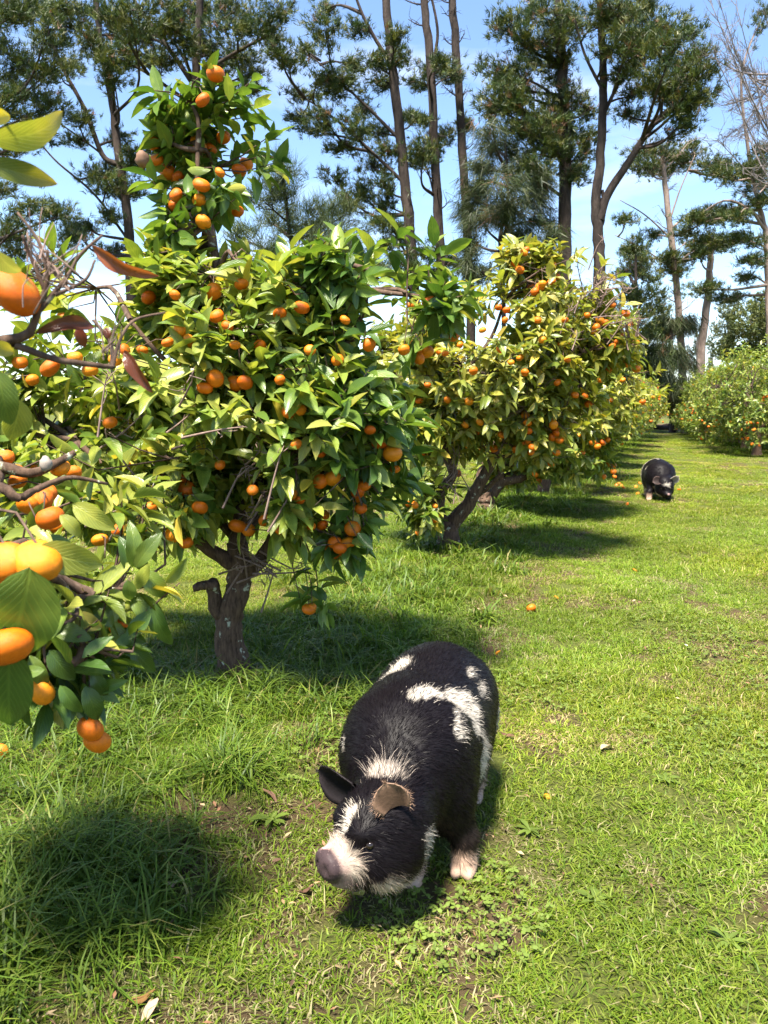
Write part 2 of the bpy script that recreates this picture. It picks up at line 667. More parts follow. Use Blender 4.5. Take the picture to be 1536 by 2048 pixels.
def instancer(name, pts, rot, scl, idx, tint, col):
    """one object: a cloud of points with a clump of blades on each"""
    me = bpy.data.meshes.new(name)
    me.vertices.add(len(pts))
    me.vertices.foreach_set('co', np.asarray(pts, np.float32).ravel())
    for nm, ty, arr, key in (('rot', 'FLOAT', rot, 'value'), ('scl', 'FLOAT_VECTOR', scl, 'vector'), ('idx', 'INT', idx, 'value')):
        a = me.attributes.new(nm, ty, 'POINT')
        a.data.foreach_set(key, np.asarray(arr, np.int32 if ty == 'INT' else np.float32).ravel())
    c4 = np.ones((len(pts), 4), np.float32)
    c4[:, :3] = tint
    a = me.attributes.new('tint', 'FLOAT_COLOR', 'POINT')
    a.data.foreach_set('color', c4.ravel())
    o = link(name, me)
    ng = bpy.data.node_groups.new(name, 'GeometryNodeTree')
    ng.interface.new_socket('Geometry', in_out='INPUT', socket_type='NodeSocketGeometry')
    ng.interface.new_socket('Geometry', in_out='OUTPUT', socket_type='NodeSocketGeometry')
    n, l = ng.nodes, ng.links
    gi, go = n.new('NodeGroupInput'), n.new('NodeGroupOutput')
    m2p = n.new('GeometryNodeMeshToPoints')
    iop = n.new('GeometryNodeInstanceOnPoints')
    ci = n.new('GeometryNodeCollectionInfo')
    ci.inputs['Collection'].default_value = col
    ci.inputs['Separate Children'].default_value = True
    ci.inputs['Reset Children'].default_value = True
    def named(nm, ty):
        x = n.new('GeometryNodeInputNamedAttribute')
        x.data_type = ty
        x.inputs['Name'].default_value = nm
        return x.outputs['Attribute']
    cx = n.new('ShaderNodeCombineXYZ')
    l.new(named('rot', 'FLOAT'), cx.inputs['Z'])
    l.new(gi.outputs[0], m2p.inputs['Mesh'])
    l.new(m2p.outputs[0], iop.inputs['Points'])
    l.new(ci.outputs[0], iop.inputs['Instance'])
    iop.inputs['Pick Instance'].default_value = True
    l.new(named('idx', 'INT'), iop.inputs['Instance Index'])
    l.new(cx.outputs[0], iop.inputs['Rotation'])
    l.new(named('scl', 'FLOAT_VECTOR'), iop.inputs['Scale'])
    l.new(iop.outputs[0], go.inputs[0])
    md = o.modifiers.new('instances', 'NODES')
    md.node_group = ng
    o['kind'] = 'stuff'
    return o


def build_lawn():
    col = bpy.data.collections.new('grass_clumps')
    NG = 8
    for k in range(NG):                                   # fresh turf
        col.objects.link(lawn_clump(k, 46, .075, .85 + .1 * (k % 4), 1.0, .03))
    for k in range(3):                                    # dry thatch
        col.objects.link(lawn_clump(k, 46, .085, .62, .9, .62))
    P, RO, SC, ID, TI = [], [], [], [], []
    for (y0, y1, den, s, ws) in ((1.2, 3.2, 330, 1, 1), (3.2, 6.5, 240, 1.05, 1.2), (6.5, 12, 120, 1.25, 1.5), (12, 22, 42, 1.8, 2.2), (22, 36, 15, 2.8, 3.0), (36, 54, 6, 4.2, 4.0)):
        x, y = scatter(y0, y1, den)
        d = row_d(x, y)
        b = bare(x, y)
        p = np.stack([x, y, np.zeros_like(x)], -1)
        keep = rng.random(len(x)) < np.clip(1.2 - np.clip((b - .56) / .16, 0, 1) * .42, 0, 1)
        x, y, d, b, p = x[keep], y[keep], d[keep], b[keep], p[keep]
        n = len(x)
        patch = vnoise(p, 7, 1.1) * .6 + vnoise(p, 8, 3.5) * .4
        longish = np.clip(1.3 - np.abs(d), 0, 1)
        hz = (.55 + .85 * patch) * (1 + .55 * longish) * (.8 + .4 * rng.random(n)) * (1 + .12 * (s - 1))
        P.append(np.stack([x, y, gh(x, y)], -1))
        RO.append(rng.random(n) * 6.283)
        SC.append(np.stack([np.full(n, s), np.full(n, s), hz], -1))
        dry = (b > .57) & (rng.random(n) < .62)
        ID.append(np.where(dry, NG + rng.integers(0, 3, n), rng.integers(0, NG, n)))
        t = (.72 + .50 * vnoise(p, 9, 1.6)[:, None]) * (.85 + .3 * rng.random((n, 1))) * np.ones((1, 3))
        hue = (vnoise(p, 10, .8) - .5)[:, None]
        t = t * np.concatenate([1 + .25 * hue, 1 + .02 * hue, 1 - .2 * hue], 1)
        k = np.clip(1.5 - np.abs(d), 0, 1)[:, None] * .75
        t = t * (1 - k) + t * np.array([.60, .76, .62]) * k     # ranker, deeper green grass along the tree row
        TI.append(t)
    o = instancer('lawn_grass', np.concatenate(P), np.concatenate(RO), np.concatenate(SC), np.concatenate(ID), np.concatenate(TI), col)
    tag(o, 'short bright green mown lawn grass between the tree rows', 'grass')


def build_long():
    mb = MB()
    # tussocks: positions along the tree row, thick near the trunks
    T = []
    for (y0, y1, den) in ((1.3, 4.5, 34), (4.5, 9, 20), (9, 16, 9), (16, 30, 3)):
        x, y = scatter(y0, y1, den)
        d = row_d(x, y)
        keep = rng.random(len(x)) < np.clip(1.25 - np.abs(d - .05) / .95, 0, 1) ** 1.1
        T.append(np.stack([x[keep], y[keep]], -1))
    for (px, py, n, sp) in ((150, 1745, 26, .20), (60, 1800, 16, .18), (250, 1760, 10, .14), (130, 1450, 14, .16), (470, 1405, 30, .24), (560, 1380, 14, .2), (400, 1400, 12, .2),
                            (640, 1330, 14, .25), (740, 1200, 16, .3), (880, 1110, 24, .3), (470, 1560, 10, .12), (60, 1640, 8, .15), (40, 1950, 14, .2), (200, 1900, 8, .2),
                            (690, 1400, 12, .22), (800, 1170, 16, .3), (970, 1045, 20, .35), (1040, 1010, 14, .4), (1515, 895, 26, .8), (1468, 893, 26, .8), (1420, 880, 22, 1.)):
        g = gnd(px, py)
        T.append(g[:2] + rng.normal(size=(n, 2)) * sp * .6)
    # a second row of trees on the right has long grass too
    yr = 24 + 22 * rng.random(260)
    T.append(np.stack([row_x(yr) + 4.75 + rng.normal(size=260) * .8, yr], -1))
    T = np.concatenate(T)
    dist = np.hypot(T[:, 0], T[:, 1])
    for near, seg in ((True, 3), (False, 2)):
        tt = T[(dist < 5.5) == near]
        dd = np.hypot(tt[:, 0], tt[:, 1])
        cnt = np.where(dd < 5.5, 34, np.where(dd < 12, 24, 12)).astype(int)
        i = np.repeat(np.arange(len(tt)), cnt)
        n = len(i)
        r = .055 * np.sqrt(rng.random(n)) * (1 + dd[i] / 12)
        a = rng.random(n) * 6.283
        x = tt[i, 0] + r * np.cos(a)
        y = tt[i, 1] + r * np.sin(a)
        size = (.65 + .7 * rng.random(len(tt)))[i]
        h = (.10 + .13 * rng.random(n)) * size
        w = (.0045 + .0035 * rng.random(n)) * np.clip(dd[i] / 3.2, 1, 8)
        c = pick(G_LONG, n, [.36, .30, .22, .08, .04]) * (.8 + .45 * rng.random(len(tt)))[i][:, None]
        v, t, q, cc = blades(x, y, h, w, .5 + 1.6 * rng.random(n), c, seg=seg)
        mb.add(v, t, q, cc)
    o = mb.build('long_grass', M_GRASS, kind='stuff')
    tag(o, 'tall dark green tussock grass growing along the foot of the trees', 'grass')


build_lawn()
build_long()


def build_weeds():
    """clover and plantain leaves in the turf"""
    mb = MB()
    x, y = scatter(1.3, 5.5, 640)
    p = np.stack([x, y, np.zeros_like(x)], -1)
    d = row_d(x, y)
    keep = (vnoise(p, 31, 1.6) > .54) & (d > .6)
    x, y = x[keep], y[keep]
    for k in range(3):                                    # three leaflets to a clover stalk
        n = len(x)
        a = rng.random(n) * 6.28 if k == 0 else a + 2.094
        if k == 0:
            z = gh(x, y) + .012 + .03 * rng.random(n)
            r = .0045 + .0045 * rng.random(n)
            c = np.array([.150, .210, .038]) * (.75 + .5 * rng.random((n, 1)))
            tilt = (rng.random((n, 2)) - .5) * .7
        ctr = np.stack([x + r * np.cos(a), y + r * np.sin(a), z], -1)
        e1 = np.stack([np.cos(a), np.sin(a), tilt[:, 0]], -1) * r[:, None]
        e2 = np.stack([-np.sin(a), np.cos(a), tilt[:, 1]], -1) * r[:, None]
        v = np.stack([ctr - e1, ctr - e1 * .1 + e2 * .8, ctr + e1 + e2 * .55, ctr + e1 - e2 * .55, ctr - e1 * .1 - e2 * .8], 1)
        o = np.arange(n)[:, None] * 5
        mb.add(v.reshape(-1, 3), np.concatenate([o + [0, 1, 4]]), np.concatenate([o + [1, 2, 3, 4]]), np.repeat(c, 5, 0))
    o = mb.build('clover', M_GRASS, kind='stuff')
    tag(o, 'patches of small round clover leaves in the sunny lawn', 'clover')


build_weeds()


def build_litter():
    """dead leaves and straw lying in the worn turf and under the trees"""
    mb = MB()
    x, y = scatter(1.4, 9.0, 110)
    d, b = row_d(x, y), bare(x, y)
    keep = (rng.random(len(x)) < np.clip((b - .50) / .2, 0, 1) * .8) | ((np.abs(d) < .8) & (rng.random(len(x)) < .10))
    x, y = x[keep], y[keep]
    n = len(x)
    a = rng.random(n) * 6.283
    L = .006 + .016 * rng.random(n) ** 1.5
    w = L * (.10 + .32 * rng.random(n))
    z = gh(x, y) + .012 + .016 * rng.random(n)
    c = np.stack([x, y, z], -1)
    e = np.stack([np.cos(a), np.sin(a), rng.normal(size=n) * .35], -1) * L[:, None]
    s = np.stack([-np.sin(a), np.cos(a), rng.normal(size=n) * .4], -1) * w[:, None]
    up = np.array([0, 0, 1.0]) * (L * .3)[:, None]
    v = np.stack([c - e, c - s + up * .5, c + up * .2, c + s + up * .5, c + e], 1)
    o = np.arange(n)[:, None] * 5
    pal = np.array([[.16, .085, .045], [.26, .165, .085], [.085, .048, .030], [.34, .25, .14], [.20, .10, .055]])
    cc = pal[rng.integers(0, 5, n)] * (.7 + .5 * rng.random((n, 1)))
    mb.add(v.reshape(-1, 3), np.concatenate([o + [0, 1, 2], o + [0, 2, 3], o + [1, 4, 2], o + [2, 4, 3]]), None, np.repeat(cc, 5, 0))
    ob = mb.build('leaf_litter', M_ATTR, kind='stuff', smooth=False)
    tag(ob, 'scattered brown dead leaves and straw in the worn grass', 'leaf litter')


build_litter()


def rosette(px, py, n, ln, label):
    g = gnd(px, py)
    g[2] = float(gh(g[0], g[1]))
    mb = MB()
    for k in range(n):
        a = k * 2.4 + rng.random() * .5
        L = ln * (.5 + .8 * rng.random())
        w = L * (.10 + .08 * rng.random())
        up = .35 + .5 * rng.random()
        u = np.linspace(0, 1, 6)
        c = np.stack([np.cos(a) * L * u, np.sin(a) * L * u, L * (up * u - .55 * u * u) + .008], -1)
        s = np.array([-np.sin(a), np.cos(a), 0])
        ww = w * np.array([.25, .55, .95, 1.0, .65, .02])
        v = np.concatenate([c - s * ww[:, None] + [0, 0, .15 * w], c, c + s * ww[:, None] + [0, 0, .15 * w]])
        q = [[i, i + 1, 7 + i, 6 + i] for i in range(5)] + [[6 + i, 7 + i, 13 + i, 12 + i] for i in range(5)]
        mb.add(v, None, np.array(q), np.array([.125, .180, .028]) * (.75 + .45 * rng.random()))
    o = mb.build('plantain_weed', M_GRASS)
    o.location = g
    tag(o, label, 'weed', 'flat rosette weeds in the lawn')


for (px, py, n, ln, lab) in (
        (545, 1650, 14, .075, 'small spiky weed rosette in the grass just left of the spotted pig'),
        (1190, 1800, 12, .052, 'broad leaved weed rosette in the lawn right of the spotted pig'),
        (1330, 1570, 11, .050, 'weed rosette in the middle of the sunny lawn near the right'),
        (1455, 1900, 13, .056, 'light green weed rosette in the bottom right of the lawn'),
        (1060, 1660, 11, .050, 'weed rosette in the shade right of the spotted pig')):
    rosette(px, py, n, ln, lab)

# ------------------------------------------------------------------ citrus trees
LEAF_PAL = dict(
    green=np.array([[.125, .185, .028], [.165, .220, .036], [.210, .252, .045], [.080, .138, .022], [.280, .290, .060], [.225, .262, .050], [.40, .33, .045]]),
    dark=np.array([[.056, .112, .019], [.078, .142, .023], [.110, .172, .029], [.042, .090, .017], [.160, .210, .042], [.088, .150, .025], [.26, .26, .05]]),
    yellow=np.array([[.205, .240, .036], [.255, .275, .044], [.310, .300, .052], [.140, .190, .030], [.355, .325, .068], [.235, .258, .040], [.46, .36, .05]]),
)
NVAR = 12


def leaf_template(fold, curl, wave, wid, rows):
    us = np.linspace(0, 1, rows + 2)
    hw = np.sin(np.pi * us ** .82) ** .8 * wid
    v, uv = [[0, 0, 0]], [[0, 0, 0]]
    for i in range(1, rows + 1):
        u, w = us[i], hw[i]
        z = -curl * u * u
        wz = wave * math.sin(u * 9.0)
        v += [[u, -w, z + fold * w + wz * .4], [u, 0, z], [u, w, z + fold * w - wz * .4]]
        uv += [[u, -1, 0], [u, 0, 0], [u, 1, 0]]
    v.append([1.0, 0, -curl])
    uv.append([1, 0, 0])
    t = [[0, 2, 1], [0, 3, 2]]
    q = []
    for i in range(rows - 1):
        a = 1 + 3 * i
        q += [[a, a + 1, a + 4, a + 3], [a + 1, a + 2, a + 5, a + 4]]
    a = 1 + 3 * (rows - 1)
    k = len(v) - 1
    t += [[a, a + 1, k], [a + 1, a + 2, k]]
    return np.array(v, float), np.array(t), np.array(q), np.array(uv, float)


LEAF_T = []
_r = random.Random(3)
for i in range(NVAR):
    LEAF_T.append(leaf_template(.25 + .55 * _r.random(), .02 + .42 * _r.random() ** 1.5, .05 * _r.random(), .170 + .05 * _r.random(), 4))
LEAF_LO = leaf_template(.4, .15, 0, .21, 1)


def leaf_frames(pos, axis, normal, length):
    a = nrm(axis)
    s = nrm(np.cross(normal, a))
    nn = np.cross(a, s)
    return np.stack([a, s, nn], -1) * length[:, None, None]      # columns


_LEAF_ME = {}


def leaf_mesh(var, pal, ci):
    key = (var, pal, ci)
    if key not in _LEAF_ME:
        v, t, q, uv = LEAF_T[var]
        _LEAF_ME[key] = make_mesh('leaf', v, [t, q], np.broadcast_to(LEAF_PAL[pal][ci], v.shape), uv)
        _LEAF_ME[key].materials.append(M_LEAF)
    return _LEAF_ME[key]


def mandarin_mesh(k, hue):
    r_ = np.random.default_rng(k)
    nu, nv = 16, 10
    v, c = [], []
    for j in range(nv + 1):
        ph = math.pi * j / nv
        for i in range(nu):
            th = 2 * math.pi * i / nu
            seg = 1 + .018 * math.cos(th * (5 + k % 3)) * math.sin(ph)
            rr = math.sin(ph) * seg
            z = math.cos(ph) * .80
            dim = math.exp(-(ph / .42) ** 2) * .13 + math.exp(-((math.pi - ph) / .35) ** 2) * .07
            z -= dim * (1 if ph < 1.57 else -1)
            v.append([rr * math.cos(th), rr * math.sin(th), z])
            g = math.exp(-(ph / .30) ** 2)
            base = np.array(hue) * (1 + .06 * r_.normal())
            c.append(base * (1 - g) + np.array([.16, .20, .03]) * g)
    idx = np.arange((nv + 1) * nu).reshape(nv + 1, nu)
    q = np.stack([idx[:-1], idx[1:], np.roll(idx[1:], -1, 1), np.roll(idx[:-1], -1, 1)], -1).reshape(-1, 4)
    me = make_mesh('mandarin', v, [q], np.clip(c, 0, 1))
    me.materials.append(M_FRUIT)
    return me


FRUIT_ME = [mandarin_mesh(k, h) for k, h in enumerate([(.58, .128, .002), (.62, .160, .004), (.53, .105, .002), (.63, .200, .006), (.57, .138, .003)])]
FRUIT_GREEN = mandarin_mesh(9, (.42, .42, .03))


def env_hit(envs, px, py):
    """first point of the ray through that point of the photograph that lies in one of the crown's ellipsoids"""
    d = ray(px, py)
    d = d / np.linalg.norm(d)
    best = None
    for (c, r) in envs:
        o = (CAMP - c) / r
        dd = d / r
        A, B, C = dd @ dd, o @ dd, o @ o - 1
        disc = B * B - A * C
        if disc > 0:
            t = (-B - math.sqrt(disc)) / A
            if t > .3 and (best is None or t < best):
                best = t
    return None if best is None else CAMP + d * best


def citrus(base, label, limbs, shoots, fruit_px=(), extra_fruit=0, leaf_len=.085, pal='green', n_leaf_objects=300, detail=True, fruit_r=.036, group='citrus trees in the orchard',
           cap=None, fruit_lo=False, tall=None, extra=None, keep_px=None, seed=0):
    """limbs: list of (points, r0, r1); shoots: list of (centre, radii, n, palette)"""
    global rng
    rng_old = rng
    rng = np.random.default_rng(100 + seed)
    base = np.asarray(base, float)
    root = thing('citrus_tree', base, label, 'tree', group)
    limb_pts = []
    first = True
    for (pts, r0, r1) in limbs:
        n = max(6, int(len(pts) * 4))
        P = spline(pts, n)
        if detail:
            rad = r0 + (r1 - r0) * np.linspace(0, 1, n) ** .8
            P[1:-1] += rng.normal(size=(n - 2, 3)) * rad[1:-1, None] * .06
        rad = r0 + (r1 - r0) * np.linspace(0, 1, n) ** .8
        if first:
            rad = rad * (1 + .55 * np.exp(-np.linspace(0, 1, n) * 7))
        mb = MB()
        mb.tube(P, rad, 12 if detail else 7, wob=.09)
        mb.build('trunk' if first else 'limb', M_BARK, root, base)
        limb_pts.append(P[(n // 3 if first else 0):])
        first = False
    LP = np.concatenate(limb_pts)
    envs = [(np.asarray(s[0], float), np.asarray(s[1], float)) for s in shoots]
    # shoot tips
    tips, dirs, pals = [], [], []
    for s in shoots:
        c, r, n, pl = np.asarray(s[0], float), np.asarray(s[1], float), s[2], s[3]
        th = nrm(rng.normal(size=(n * 3, 3)))
        rad = (.30 + .70 * rng.random(n * 3) ** .45)
        p = c + th * r * rad[:, None]
        keep = vnoise(p, 5 + seed, 2.7 if detail else 2.0) > (.455 if detail else .36)
        p, th = p[keep][:n], th[keep][:n]
        tips.append(p)
        o_ = nrm(th / r * r.mean() + np.array([0, 0, .55]) + rng.normal(size=p.shape) * .35)
        dirs.append(o_)
        pals += [pl] * len(p)
    # single shoots that stick out past the outline
    for s in shoots:
        c, r, n = np.asarray(s[0], float), np.asarray(s[1], float), max(3, s[2] // 14)
        th = nrm(rng.normal(size=(n, 3)) + np.array([0, 0, .7]))
        tips.append(c + th * r * (1.05 + .22 * rng.random((n, 1))))
        dirs.append(nrm(th + np.array([0, 0, .6]) + rng.normal(size=(n, 3)) * .25))
        pals += [s[3]] * n
    tips, dirs = np.concatenate(tips), np.concatenate(dirs)
    pals = np.array(pals)
    if extra is not None:
        tips = np.concatenate([tips, extra[0]])
        dirs = np.concatenate([dirs, nrm(extra[1])])
        pals = np.concatenate([pals, np.array([extra[2]] * len(extra[0]))])
    ok = tips[:, 2] > .25
    tips, dirs, pals = tips[ok], dirs[ok], pals[ok]
    # twigs: tip -> nearest node -> nearest limb point
    nn_ = max(8, len(tips) // 14)
    sel = rng.choice(len(tips), min(nn_, len(tips)), replace=False)
    near = LP[np.argmin(((tips[sel][:, None] - LP[None]) ** 2).sum(-1), 1)]
    nodes = tips[sel] * .62 + near * .38 + rng.normal(size=near.shape) * .05
    mb = MB()
    for a, b in zip(near, nodes):
        m = (a + b) / 2 + rng.normal(size=3) * np.linalg.norm(b - a) * .12
        mb.tube(spline([a, m, b], 6), np.linspace(.016, .008, 6) * (1 if detail else 1.3), 5, cap=False)
    ni = np.argmin(((tips[:, None] - nodes[None]) ** 2).sum(-1), 1)
    for k in range(len(tips)):
        a, b = nodes[ni[k]], tips[k] + dirs[k] * .04
        m = (a + b) / 2 + rng.normal(size=3) * .03 - np.array([0, 0, .02])
        mb.tube(np.stack([a, m, b]), [.0055, .004, .002], 3, cap=False)
    mb.build('twigs', M_TWIG, root, base, kind='stuff')
    # leaves
    cnt = rng.integers(7, 13, len(tips)) if detail else rng.integers(7, 12, len(tips))
    i = np.repeat(np.arange(len(tips)), cnt)
    k = np.concatenate([np.arange(c) for c in cnt])
    f = k / cnt[i]
    d = dirs[i]
    e1 = nrm(np.cross(d, np.array([.2, .3, .93])))
    e2 = np.cross(d, e1)
    ang = k * 2.399 + rng.random(len(i)) * .7 + i * 1.3
    out_ = e1 * np.cos(ang)[:, None] + e2 * np.sin(ang)[:, None]
    op = (1.25 - .75 * f + .25 * rng.normal(size=len(i)))[:, None]
    axis = nrm(d * np.cos(op) + out_ * np.sin(op) - np.array([0, 0, 1]) * (.18 + .45 * rng.random((len(i), 1)) ** 2))
    pos = tips[i] + d * ((f - .75) * .15)[:, None] + out_ * .004
    ref = nrm(np.array([0, 0, .8]) + d * .8 - out_ * .25 * np.cos(op) + rng.normal(size=d.shape) * .30)
    L = leaf_len * (.50 + .75 * rng.random(len(i))) * (1 - .25 * (f > .85))
    fr = leaf_frames(pos, axis, ref, L)
    var = rng.integers(0, NVAR, len(i))
    ci = rng.choice(7, len(i), p=[.19, .18, .16, .17, .10, .17, .03])
    pl = pals[i]
    # fruit
    fl = []
    for t in fruit_px:
        px, py, rp = t[0], t[1], t[2]
        if len(t) > 3:
            P = at(px, py, t[3])
        else:
            P = env_hit(envs, px, py)
            if P is None:
                continue
            rd = nrm(ray(px, py))
            ss = np.linspace(.03, .45, 15)
            cand = P + rd * ss[:, None]
            dmin = np.sqrt(((cand[:, None] - tips[None]) ** 2).sum(-1)).min(1)
            P = cand[np.argmin(dmin + ss * .35)]
        dep = np.linalg.norm(P - CAMP)
        rr = float(np.clip(rp * dep / F_PX, fruit_r * .62, fruit_r * 1.35))
        fl.append((P, rr, t[4] if len(t) > 4 else None))
    for _ in range(extra_fruit):
        e = envs[rng.integers(len(envs))]
        th = nrm(rng.normal(size=3) + np.array([0, -.5, -.25]))
        P = e[0] + th * e[1] * (.80 + .22 * rng.random())
        if P[2] < .3:
            continue
        P = tips[np.argmin(((tips - P) ** 2).sum(1))] + rng.normal(size=3) * .03 - np.array([0, 0, .05])
        fl.append((P, fruit_r * (.8 + .35 * rng.random()), None))
        if rng.random() < .45:
            fl.append((P + rng.normal(size=3) * fruit_r * 1.1 + np.array([0, 0, -.5 * fruit_r]), fruit_r * (.75 + .35 * rng.random()), None))
    ctr = pos + axis * (L * .5)[:, None]
    drop = np.zeros(len(pos), bool)
    for (P, rr, _g) in fl[:len(fruit_px)]:
        q = nrm(P - CAMP)
        w = ctr - CAMP
        s = w @ q
        off = np.linalg.norm(w - s[:, None] * q, axis=1)
        drop |= (s < np.linalg.norm(P - CAMP) + .02) & (off < rr * 1.25) & (rng.random(len(pos)) < .80)
    if keep_px is not None:
        pr0 = project(ctr)
        drop |= ~keep_px(pr0[:, 0], pr0[:, 1])
    keep = ~drop
    pos, axis, L, fr, var, ci, pl, ctr = pos[keep], axis[keep], L[keep], fr[keep], var[keep], ci[keep], pl[keep], ctr[keep]
    # the leaves that show largest become objects of their own
    chosen = np.zeros(len(pos), bool)
    if n_leaf_objects:
        pr = project(ctr)
        inside = (pr[:, 0] > 2) & (pr[:, 0] < 1534) & (pr[:, 1] > 2) & (pr[:, 1] < 2046) & (pr[:, 2] > .2)
        size = L * F_PX / np.maximum(pr[:, 2], .1)
        cell = np.round(pr[:, 0] / 9).astype(int) * 1000 + np.round(pr[:, 1] / 9).astype(int)
        order = np.lexsort((pr[:, 2], cell))
        frontmost = np.zeros(len(pos), bool)
        _, fi = np.unique(cell[order], return_index=True)
        frontmost[order[fi]] = True
        sc = np.where(inside & frontmost, size, 0)
        chosen[np.argsort(-sc)[:n_leaf_objects]] = True
        chosen &= sc > 0
    for j in np.nonzero(chosen)[0]:
        o = bpy.data.objects.new('leaf', leaf_mesh(int(var[j]), str(pl[j]), int(ci[j])))
        COL.objects.link(o)
        o.parent = root
        m = Matrix(fr[j].tolist()).to_4x4()
        m.translation = Vector(pos[j] - base)
        o.matrix_local = m
    rest = np.nonzero(~chosen)[0]
    V, T_, Q_, C_, U_ = [], [], [], [], []
    nv = 0
    for vv in range(NVAR):
        j = rest[var[rest] == vv]
        if not len(j):
            continue
        v, t, q, uv = LEAF_T[vv] if detail else LEAF_LO
        w = np.einsum('nij,kj->nki', fr[j], v) + (pos[j] - base)[:, None]
        m = len(v)
        o = nv + np.arange(len(j))[:, None, None] * m
        T_.append((o + t[None]).reshape(-1, 3))
        if len(q):
            Q_.append((o + q[None]).reshape(-1, 4))
        pc = np.stack([LEAF_PAL[str(a)][b] for a, b in zip(pl[j], ci[j])]) * (.85 + .3 * rng.random((len(j), 1)))
        C_.append(np.repeat(pc, m, 0))
        U_.append(np.tile(uv, (len(j), 1)))
        V.append(w.reshape(-1, 3))
        nv += len(j) * m
    pol = [np.concatenate(T_)] + ([np.concatenate(Q_)] if Q_ else [])
    me = make_mesh('crown', np.concatenate(V), pol, np.concatenate(C_), np.concatenate(U_))
    cr = link('crown', me, M_LEAF if detail else M_LEAF_FAR, root)
    cr['kind'] = 'stuff'
    # fruit objects with short stalks
    mb = MB()
    for (P, rr, g) in fl:
        o = bpy.data.objects.new('mandarin', FRUIT_GREEN if g == 'g' else FRUIT_ME[rng.integers(len(FRUIT_ME))])
        COL.objects.link(o)
        o.parent = root
        o.location = Vector(P - base)
        o.rotation_euler = (rng.normal() * .45, rng.normal() * .45, rng.random() * 6.28)
        o.scale = (rr, rr, rr * (.9 + .18 * rng.random()))
        top = P + np.array([0, 0, rr * .7])
        e = nodes[np.argmin(((nodes - P) ** 2).sum(1))]
        e = top + nrm(e - top) * min(.12, np.linalg.norm(e - top)) + np.array([0, 0, .05])
        mb.tube(np.stack([top, (top + e) / 2 + rng.normal(size=3) * .008 + [0, 0, .01], e]), [.0022, .0022, .0026], 4, col=(.1, .13, .03))
    if mb.n:
        mb.build('fruit_stalks', M_TWIG, root, base, kind='stuff')
    rng = rng_old
    return root


def G(px, py):
    g = gnd(px, py)
    g[2] = float(gh(g[0], g[1])) - .03
    return g


def W(*a):
    return [at(px, py, Y) for (px, py, Y) in a]


# --- the tree with the tall leafy leader, nearest whole tree (trunk about four metres away)
Y1 = float(G(468, 1375)[1])
b1 = G(468, 1375)
limbs1 = [
    ([b1, *W((463, 1300, Y1), (458, 1240, Y1), (476, 1180, Y1), (478, 1130, Y1), (474, 1085, Y1))], .078, .055),
    (W((452, 1240, Y1), (432, 1215, Y1 - .02), (428, 1180, Y1 - .03), (424, 1165, Y1 - .05)), .042, .032),
    (W((430, 1172, Y1 - .05), (412, 1170, Y1 - .07), (398, 1173, Y1 - .09), (386, 1177, Y1 - .10)), .030, .019),
    (W((470, 1130, Y1), (430, 1105, Y1 - .05), (385, 1075, Y1 - .1), (320, 1030, Y1 - .15), (240, 960, Y1 - .25), (150, 880, Y1 - .2)), .045, .014),
    (W((480, 1150, Y1), (520, 1120, Y1 - .05), (550, 1075, Y1 - .1), (590, 1020, Y1 - .2), (650, 940, Y1 - .2), (690, 850, Y1 - .1)), .052, .014),
    (W((474, 1095, Y1), (490, 1010, Y1 + .1), (530, 900, Y1 + .2), (500, 840, Y1 + .1), (460, 760, Y1), (445, 640, Y1), (436, 540, Y1 - .1), (420, 480, Y1 - .1), (396, 430, Y1 - .15), (395, 300, Y1 - .1)), .050, .010),
    (W((530, 900, Y1 + .2), (570, 850, Y1), (640, 760, Y1 - .1), (720, 640, Y1 - .1), (740, 540, Y1 - .1)), .026, .009),
    (W((500, 840, Y1 + .1), (420, 790, Y1), (330, 720, Y1 - .2), (260, 640, Y1 - .2)), .024, .008),
    (W((478, 1085, Y1), (400, 1000, Y1 + .5), (300, 900, Y1 + .9)), .035, .010),
    (W((478, 1085, Y1), (560, 980, Y1 + .5), (600, 880, Y1 + .8)), .035, .010),
]
Q1 = Y1 + .1
shoots1 = [
    (at(300, 800, Q1), (.80, .85, .66), 330, 'green'),
    (at(120, 830, Q1), (.70, .8, .62), 200, 'green'),
    (at(540, 820, Q1 - .1), (.60, .70, .66), 240, 'green'),
    (at(700, 800, Q1 - .15), (.37, .50, .60), 150, 'dark'),
    (at(400, 245, Q1 - .2), (.26, .26, .22), 25, 'dark'),
    (at(415, 330, Q1 - .2), (.34, .30, .24), 33, 'dark'),
    (at(350, 470, Q1 - .25), (.10, .12, .10), 4, 'dark'),
    (at(740, 540, Q1 - .3), (.32, .30, .17), 50, 'dark'),
    (at(850, 615, Q1 - .3), (.16, .25, .11), 15, 'dark'),
    (at(685, 1020, Q1 - .35), (.14, .18, .26), 26, 'dark'),
    (at(180, 960, Q1), (.60, .6, .26), 130, 'green'),
    (at(400, 985, Q1 - .35), (.36, .35, .20), 85, 'green'),
    (at(290, 1000, Q1 - .1), (.36, .45, .20), 70, 'green'),
    (at(590, 1010, Q1 - .3), (.24, .30, .18), 40, 'green'),
    (at(580, 960, Q1 - .1), (.36, .5, .25), 66, 'green'),
    (at(780, 700, Q1 + .1), (.25, .4, .38), 60, 'green'),
    (at(640, 1180, Q1 - .35), (.06, .07, .12), 7, 'dark'),
    (at(300, 580, Q1 - .2), (.55, .5, .20), 75, 'green'),
    (at(560, 590, Q1 - .2), (.35, .4, .18), 52, 'green'),
]
